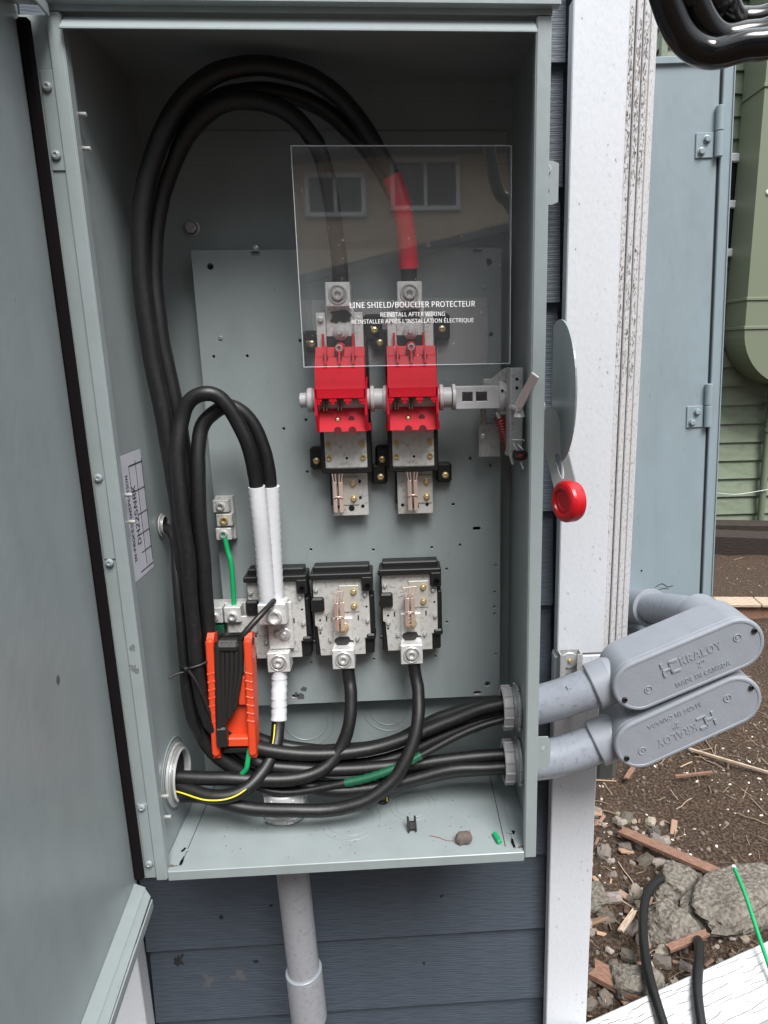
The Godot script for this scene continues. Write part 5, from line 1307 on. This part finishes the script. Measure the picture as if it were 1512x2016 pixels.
func make_ground_things() -> void:
	stick("long reddish lath lying across the soil below the conduit bodies", Vector3(1.065, -0.695, -0.92), Vector3(1.36, -0.672, -0.62), 0.034, 0.010, M.lath, "lath", "lath")
	stick("short splinter beside the rising black cable", Vector3(1.03, -0.66, -0.44), Vector3(1.15, -0.655, -0.475), 0.020, 0.008, M.lath)
	stick("pale splinter left of the concrete lump nearest the trim", Vector3(0.93, -0.66, -0.50), Vector3(0.99, -0.655, -0.56), 0.015, 0.006, M.pale_wood)
	stick("small grey brown stick lying out on open soil past the long lath", Vector3(1.62, -0.70, -0.98), Vector3(1.74, -0.70, -0.99), 0.018, 0.010, M.pale_wood)
	stick("splinter just under the lower conduit body", Vector3(1.18, -0.71, -1.20), Vector3(1.29, -0.70, -1.34), 0.018, 0.006, M.lath)
	stick("straight thin stick on open soil, slanting to the right", Vector3(1.48, -0.705, -1.36), Vector3(1.70, -0.70, -1.18), 0.010, 0.008, M.pale_wood)
	stick("thin stick lying level under the slanting one", Vector3(1.36, -0.71, -1.20), Vector3(1.50, -0.70, -1.20), 0.010, 0.008, M.lath)
	stick("weathered red brown board scrap at the foot of the white trim", Vector3(0.83, -0.68, -0.42), Vector3(0.94, -0.675, -0.33), 0.05, 0.014, M.lath, "board scrap", "board_scrap")
	var rocks := [
		["big rough grey concrete lump behind the loose green wire", Vector3(1.295, -0.685, -0.60), Vector3(0.36, 0.09, 0.17), 0.5],
		["rounded brown concrete lump left of the big grey one", Vector3(1.075, -0.70, -0.53), Vector3(0.13, 0.10, 0.13), 0.2],
		["small grey concrete lump lying against the white board", Vector3(0.93, -0.69, -0.37), Vector3(0.11, 0.09, 0.09), -0.4],
		["dark broken lump half under the long lath", Vector3(1.16, -0.715, -0.70), Vector3(0.16, 0.08, 0.10), 0.9],
		["flat grey lump beside the foot of the trim", Vector3(0.885, -0.70, -0.66), Vector3(0.12, 0.05, 0.10), 0.1],
		["mossy stone behind the right end of the upper conduit body", Vector3(1.75, -0.71, -1.95), Vector3(0.40, 0.10, 0.3), 0.3]]
	for q in rocks:
		solo("concrete_lump", shape().stone(q[1], q[2], stone_noise, 0.45, 26, 34, Basis(Vector3.UP, q[3])), M.concrete, q[0], "concrete lump", "concrete lumps in the soil")
	var wb := solo("white_board", shape().box(Vector3.ZERO, Vector3(1.3, 0.04, 0.14), 0.004), M.white_wood, "white painted board with raised grain across the lower right corner", "board")
	wb.transform = Transform3D(Basis(Vector3.UP, 0.335) * Basis(Vector3.RIGHT, 0.12), Vector3(1.30, -0.655, -0.355))
	var dt := solo("garden_timber", shape().box(Vector3.ZERO, Vector3(2.6, 0.20, 0.18), 0.015), M.dark_wood, "dark weathered railway tie edging the soil by the green house", "timber", "timbers edging the soil")
	dt.transform = Transform3D(Basis(Vector3.UP, -0.28), Vector3(3.6, -0.66, -3.72))
	var dt2 := solo("garden_timber", shape().box(Vector3.ZERO, Vector3(2.6, 0.16, 0.15), 0.015), M.dark_wood, "second dark tie lying behind the front one at the green house foot", "timber", "timbers edging the soil")
	dt2.transform = Transform3D(Basis(Vector3.UP, -0.2), Vector3(3.6, -0.66, -4.22))
	var lt := thing("plywood_topped_timber", "brown timber with a pale split plywood top behind the conduit bodies", "timber", Vector3(2.9, -0.66, -2.62))
	lt.rotation.y = -0.12
	part("beam", shape().box(Vector3(0, -0.03, 0), Vector3(1.9, 0.10, 0.10), 0.006), M.lath, lt)
	for k in 8:
		part("strip", shape().box(Vector3(-0.82 + 0.235 * k, 0.029, 0.01), Vector3(0.23, 0.018, 0.13), 0.003, Basis(Vector3.UP, 0.01 * sin(k * 3.1))), M.pale_wood, lt)


# ---------------------------------------------------------------- neighbours
func make_neighbour() -> void:
	var h := thing("green_house", "neighbouring house clad in green clapboards with a dark window", "house")
	part("core", shape().box(Vector3(5.94, 2.1, -7.15), Vector3(7.0, 6.0, 5.0)), M.green_siding, h)
	var y := -0.745
	while y < 4.6:
		var b := PackedVector2Array([Vector2(-4.66, y + 0.17), Vector2(-4.642, y + 0.17), Vector2(-4.618, y), Vector2(-4.66, y)])
		part("siding_board", shape().prism(b, -3.4, 3.4, Transform3D(Basis(Vector3(0, 0, 1), Vector3(0, 1, 0), Vector3(-1, 0, 0)), Vector3(5.82, 0, 0))), M.green_siding, h)
		if y > 1.2:
			part("siding_board", shape().prism(PackedVector2Array([Vector2(2.45, y + 0.17), Vector2(2.43, y + 0.17), Vector2(2.405, y), Vector2(2.45, y)]), -9.0, -4.64), M.green_siding, h)
		y += 0.155
	part("corner_board", shape().box(Vector3(2.425, 2.1, -4.62), Vector3(0.05, 5.9, 0.05), 0.004), M.green_siding, h)
	var w := part("window", shape().box(Vector3(3.05, 1.87, -4.622), Vector3(0.62, 0.72, 0.02)), M.window_dark, h)
	for q in [[3.05, 2.215, 0.70, 0.06, 0.05], [3.05, 1.885, 0.64, 0.055, 0.04], [3.05, 1.53, 0.72, 0.06, 0.06], [2.715, 1.87, 0.06, 0.72, 0.045], [3.39, 1.87, 0.06, 0.72, 0.045]]:
		part("frame", shape().box(Vector3(q[0], q[1], -4.60), Vector3(q[2], q[3], q[4]), 0.006), M.window_white, w)
	part("downpipe", shape().cyl(Vector3(3.47, -0.74, -4.57), Vector3(3.45, 1.1, -4.57), 0.028, 16), M.pipe_green, h)
	for yy in [0.12, 0.33, 0.7]:
		part("pipe_clamp", shape().ring(Vector3(3.46, yy, -4.57), Vector3(3.46, yy + 0.03, -4.57), 0.027, 0.038, 16), M.pipe_green, h)
	part("wall_wire", shape().tube(spline([Vector3(2.9, -0.36, -4.55), Vector3(3.2, -0.40, -4.54), Vector3(3.45, -0.37, -4.53), Vector3(3.8, -0.33, -4.55)]), 0.0035, 6), M.zinc, h)
	# round bottomed duct on that wall
	var d := thing("green_duct", "olive green sheet metal chimney duct with rounded bottom on the green house", "duct", Vector3(3.04, 0, -4.6))
	var r := 0.42
	var p := PackedVector2Array()
	for k in 25:
		var a := PI + PI * k / 24
		p.append(Vector2(r + cos(a) * r, 0.93 + sin(a) * r))
	p.append(Vector2(2 * r, 4.5))
	p.append(Vector2(0, 4.5))
	part("casing", shape().prism(p, 0.0, 0.33), M.green_metal, d)
	for yy in [0.95, 1.16, 2.6]:
		part("band", shape().box(Vector3(r, yy, 0.167), Vector3(2 * r + 0.02, 0.024, 0.345), 0.003), M.green_metal, d)
	screw(d, Vector3(0.09, 1.9, 0.33), 0.02, M.window_white)


func make_across() -> void:
	# the street side behind the camera; it shows in the shield
	var h := thing("tan_house", "tan stucco house across the yard mirrored in the clear shield", "house", Vector3(0, 0, 14.0))
	part("wall", shape().box(Vector3(0.5, 2.6, 2.6), Vector3(16.0, 6.8, 5.0)), M.stucco, h)
	for q in [[-0.77, 4.0, 1.15, 0.75], [1.08, 4.2, 1.35, 0.92], [-4.5, 4.0, 1.3, 1.0], [5.0, 4.1, 1.3, 1.0]]:
		var w := part("window", shape().box(Vector3(q[0], q[1], 0.08), Vector3(q[2], q[3], 0.04)), M.window_dark, h)
		for f in [[0, q[3] / 2, q[2] + 0.1, 0.09], [0, -q[3] / 2, q[2] + 0.1, 0.09], [-q[2] / 2, 0, 0.09, q[3]], [q[2] / 2, 0, 0.09, q[3]], [0, 0, 0.07, q[3]]]:
			part("frame", shape().box(Vector3(q[0] + f[0], q[1] + f[1], 0.04), Vector3(f[2], f[3], 0.09), 0.01), M.window_white, w)
	part("eave", shape().prism(PackedVector2Array([Vector2(-8.0, 4.0), Vector2(0.5, 4.75), Vector2(9.0, 4.9), Vector2(9.0, 7.4), Vector2(-8.0, 7.4)]), -0.7, 0.03), M.charcoal, h)
	var s := thing("dark_shed", "charcoal shed with sloping roof across the yard mirrored in the shield", "shed", Vector3(0.8, 0, 11.0))
	part("shed_roof", shape().prism(PackedVector2Array([Vector2(-3.5, 1.75), Vector2(3.5, 3.35), Vector2(3.5, 3.22), Vector2(-3.5, 1.62)]), -0.2, 2.0), M.charcoal, s)
	part("wall", shape().prism(PackedVector2Array([Vector2(-3.3, -0.8), Vector2(3.3, -0.8), Vector2(3.3, 3.16), Vector2(-3.3, 1.65)]), 0.0, 1.8), M.charcoal, s)


func _ready() -> void:
	stone_noise.seed = 17
	stone_noise.frequency = 0.02
	stone_noise.fractal_octaves = 4
	# camera, sky, light, exposure
	var cam := Camera3D.new()
	cam.name = "camera"
	cam.projection = Camera3D.PROJECTION_FRUSTUM
	cam.near = 0.05
	cam.far = 300.0
	cam.size = 0.05 * 2.0 * 1008.0 / 1340.1
	cam.frustum_offset = Vector2(-105.0 / 1340.1 * 0.05, 0)
	cam.position = Vector3(0.3997, 0.7963, 0.9339)
	cam.basis = Basis.from_euler(Vector3(-0.2284, -0.0537, -0.0168), EULER_ORDER_YXZ)
	add_child(cam)
	cam.current = true
	var we := WorldEnvironment.new()
	we.name = "world"
	var env := Environment.new()
	env.background_mode = Environment.BG_SKY
	var sky := Sky.new()
	var ps := ProceduralSkyMaterial.new()
	ps.sky_top_color = lin(Color(0.88, 0.95, 1.02))
	ps.sky_horizon_color = lin(Color(0.13, 0.14, 0.155))
	ps.sky_curve = 0.9
	ps.ground_bottom_color = lin(Color(0.08, 0.075, 0.07))
	ps.ground_horizon_color = lin(Color(0.12, 0.12, 0.12))
	ps.sun_angle_max = 0.0
	ps.energy_multiplier = 1.0
	sky.sky_material = ps
	env.sky = sky
	env.background_energy_multiplier = 0.75
	env.tonemap_mode = Environment.TONE_MAPPER_LINEAR
	env.tonemap_exposure = 4.2
	env.sdfgi_enabled = true
	env.ssao_enabled = true
	env.ssil_enabled = true
	we.environment = env
	add_child(we)
	var sun := DirectionalLight3D.new()
	sun.name = "overcast_sun"
	sun.light_energy = 0.45
	sun.light_color = Color(1.0, 0.995, 0.985)
	sun.light_angular_distance = 28.0
	sun.shadow_enabled = true
	sun.look_at_from_position(Vector3(1.0, 3.9, 2.5), Vector3.ZERO)
	add_child(sun)
	make_materials()
	mat("smudge", Color(0.07, 0.075, 0.075), 0.8)
	mat("grease", Color(0.025, 0.024, 0.024), 0.35)
	mat("grime_brown", Color(0.20, 0.172, 0.155), 0.9)
	mat("smudge_dark", Color(0.014, 0.013, 0.013), 0.9)
	mat("siding_scuff", Color(0.072, 0.078, 0.088), 0.7)
	mat("dust", Color(0.45, 0.45, 0.44), 0.9)
	mat("smudge_pale", Color(0.14, 0.155, 0.155), 0.7)
	mat("grease_grey", Color(0.30, 0.30, 0.30), 0.35, 0.3)
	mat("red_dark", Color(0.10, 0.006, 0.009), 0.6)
	mat("blade", Color(0.25, 0.19, 0.15), 0.4, 0.7)
	mat("copper_pale", Color(0.60, 0.58, 0.53), 0.35, 0.4)
	mat("zinc_paint", Color(0.34, 0.36, 0.36), 0.4, 0.35)
	mat("rubble", Color(0.11, 0.085, 0.075), 0.95)
	tri3(mat("conduit_dull", Color(0.25, 0.255, 0.275), 0.5), Vector3.ONE * 3.0).albedo_texture = M.conduit.albedo_texture
	mat("foot", Color(0.20, 0.22, 0.19), 0.6)
	mat("chip", Color(1, 1, 1), 0.9).vertex_color_use_as_albedo = true
	make_ground()
	make_house()
	make_neighbour()
	make_across()
	make_far_box()
	make_enclosure()
	make_conduits()
	make_pole("left red covered switch pole with a small ink mark on it", 0.312, -0.0125, true)
	make_pole("right red covered switch pole, next to the windowed shaft", 0.4215, 0.0015, false)
	make_block("left low terminal block, the neutral with a raised lug", 0.182, 0.356, false)
	make_block("middle low terminal block, its fuse clip wire bent to one side", 0.293, 0.357, true, -0.0)
	make_block("right low terminal block, its fuse clip wire spread like a fan", 0.411, 0.361, true, 0.002)
	make_shaft()
	make_mechanism()
	make_handle()
	make_cables()
	make_shield()
	make_sticker()
	make_small_things()
	make_outdoor_cables()
	make_ground_things()
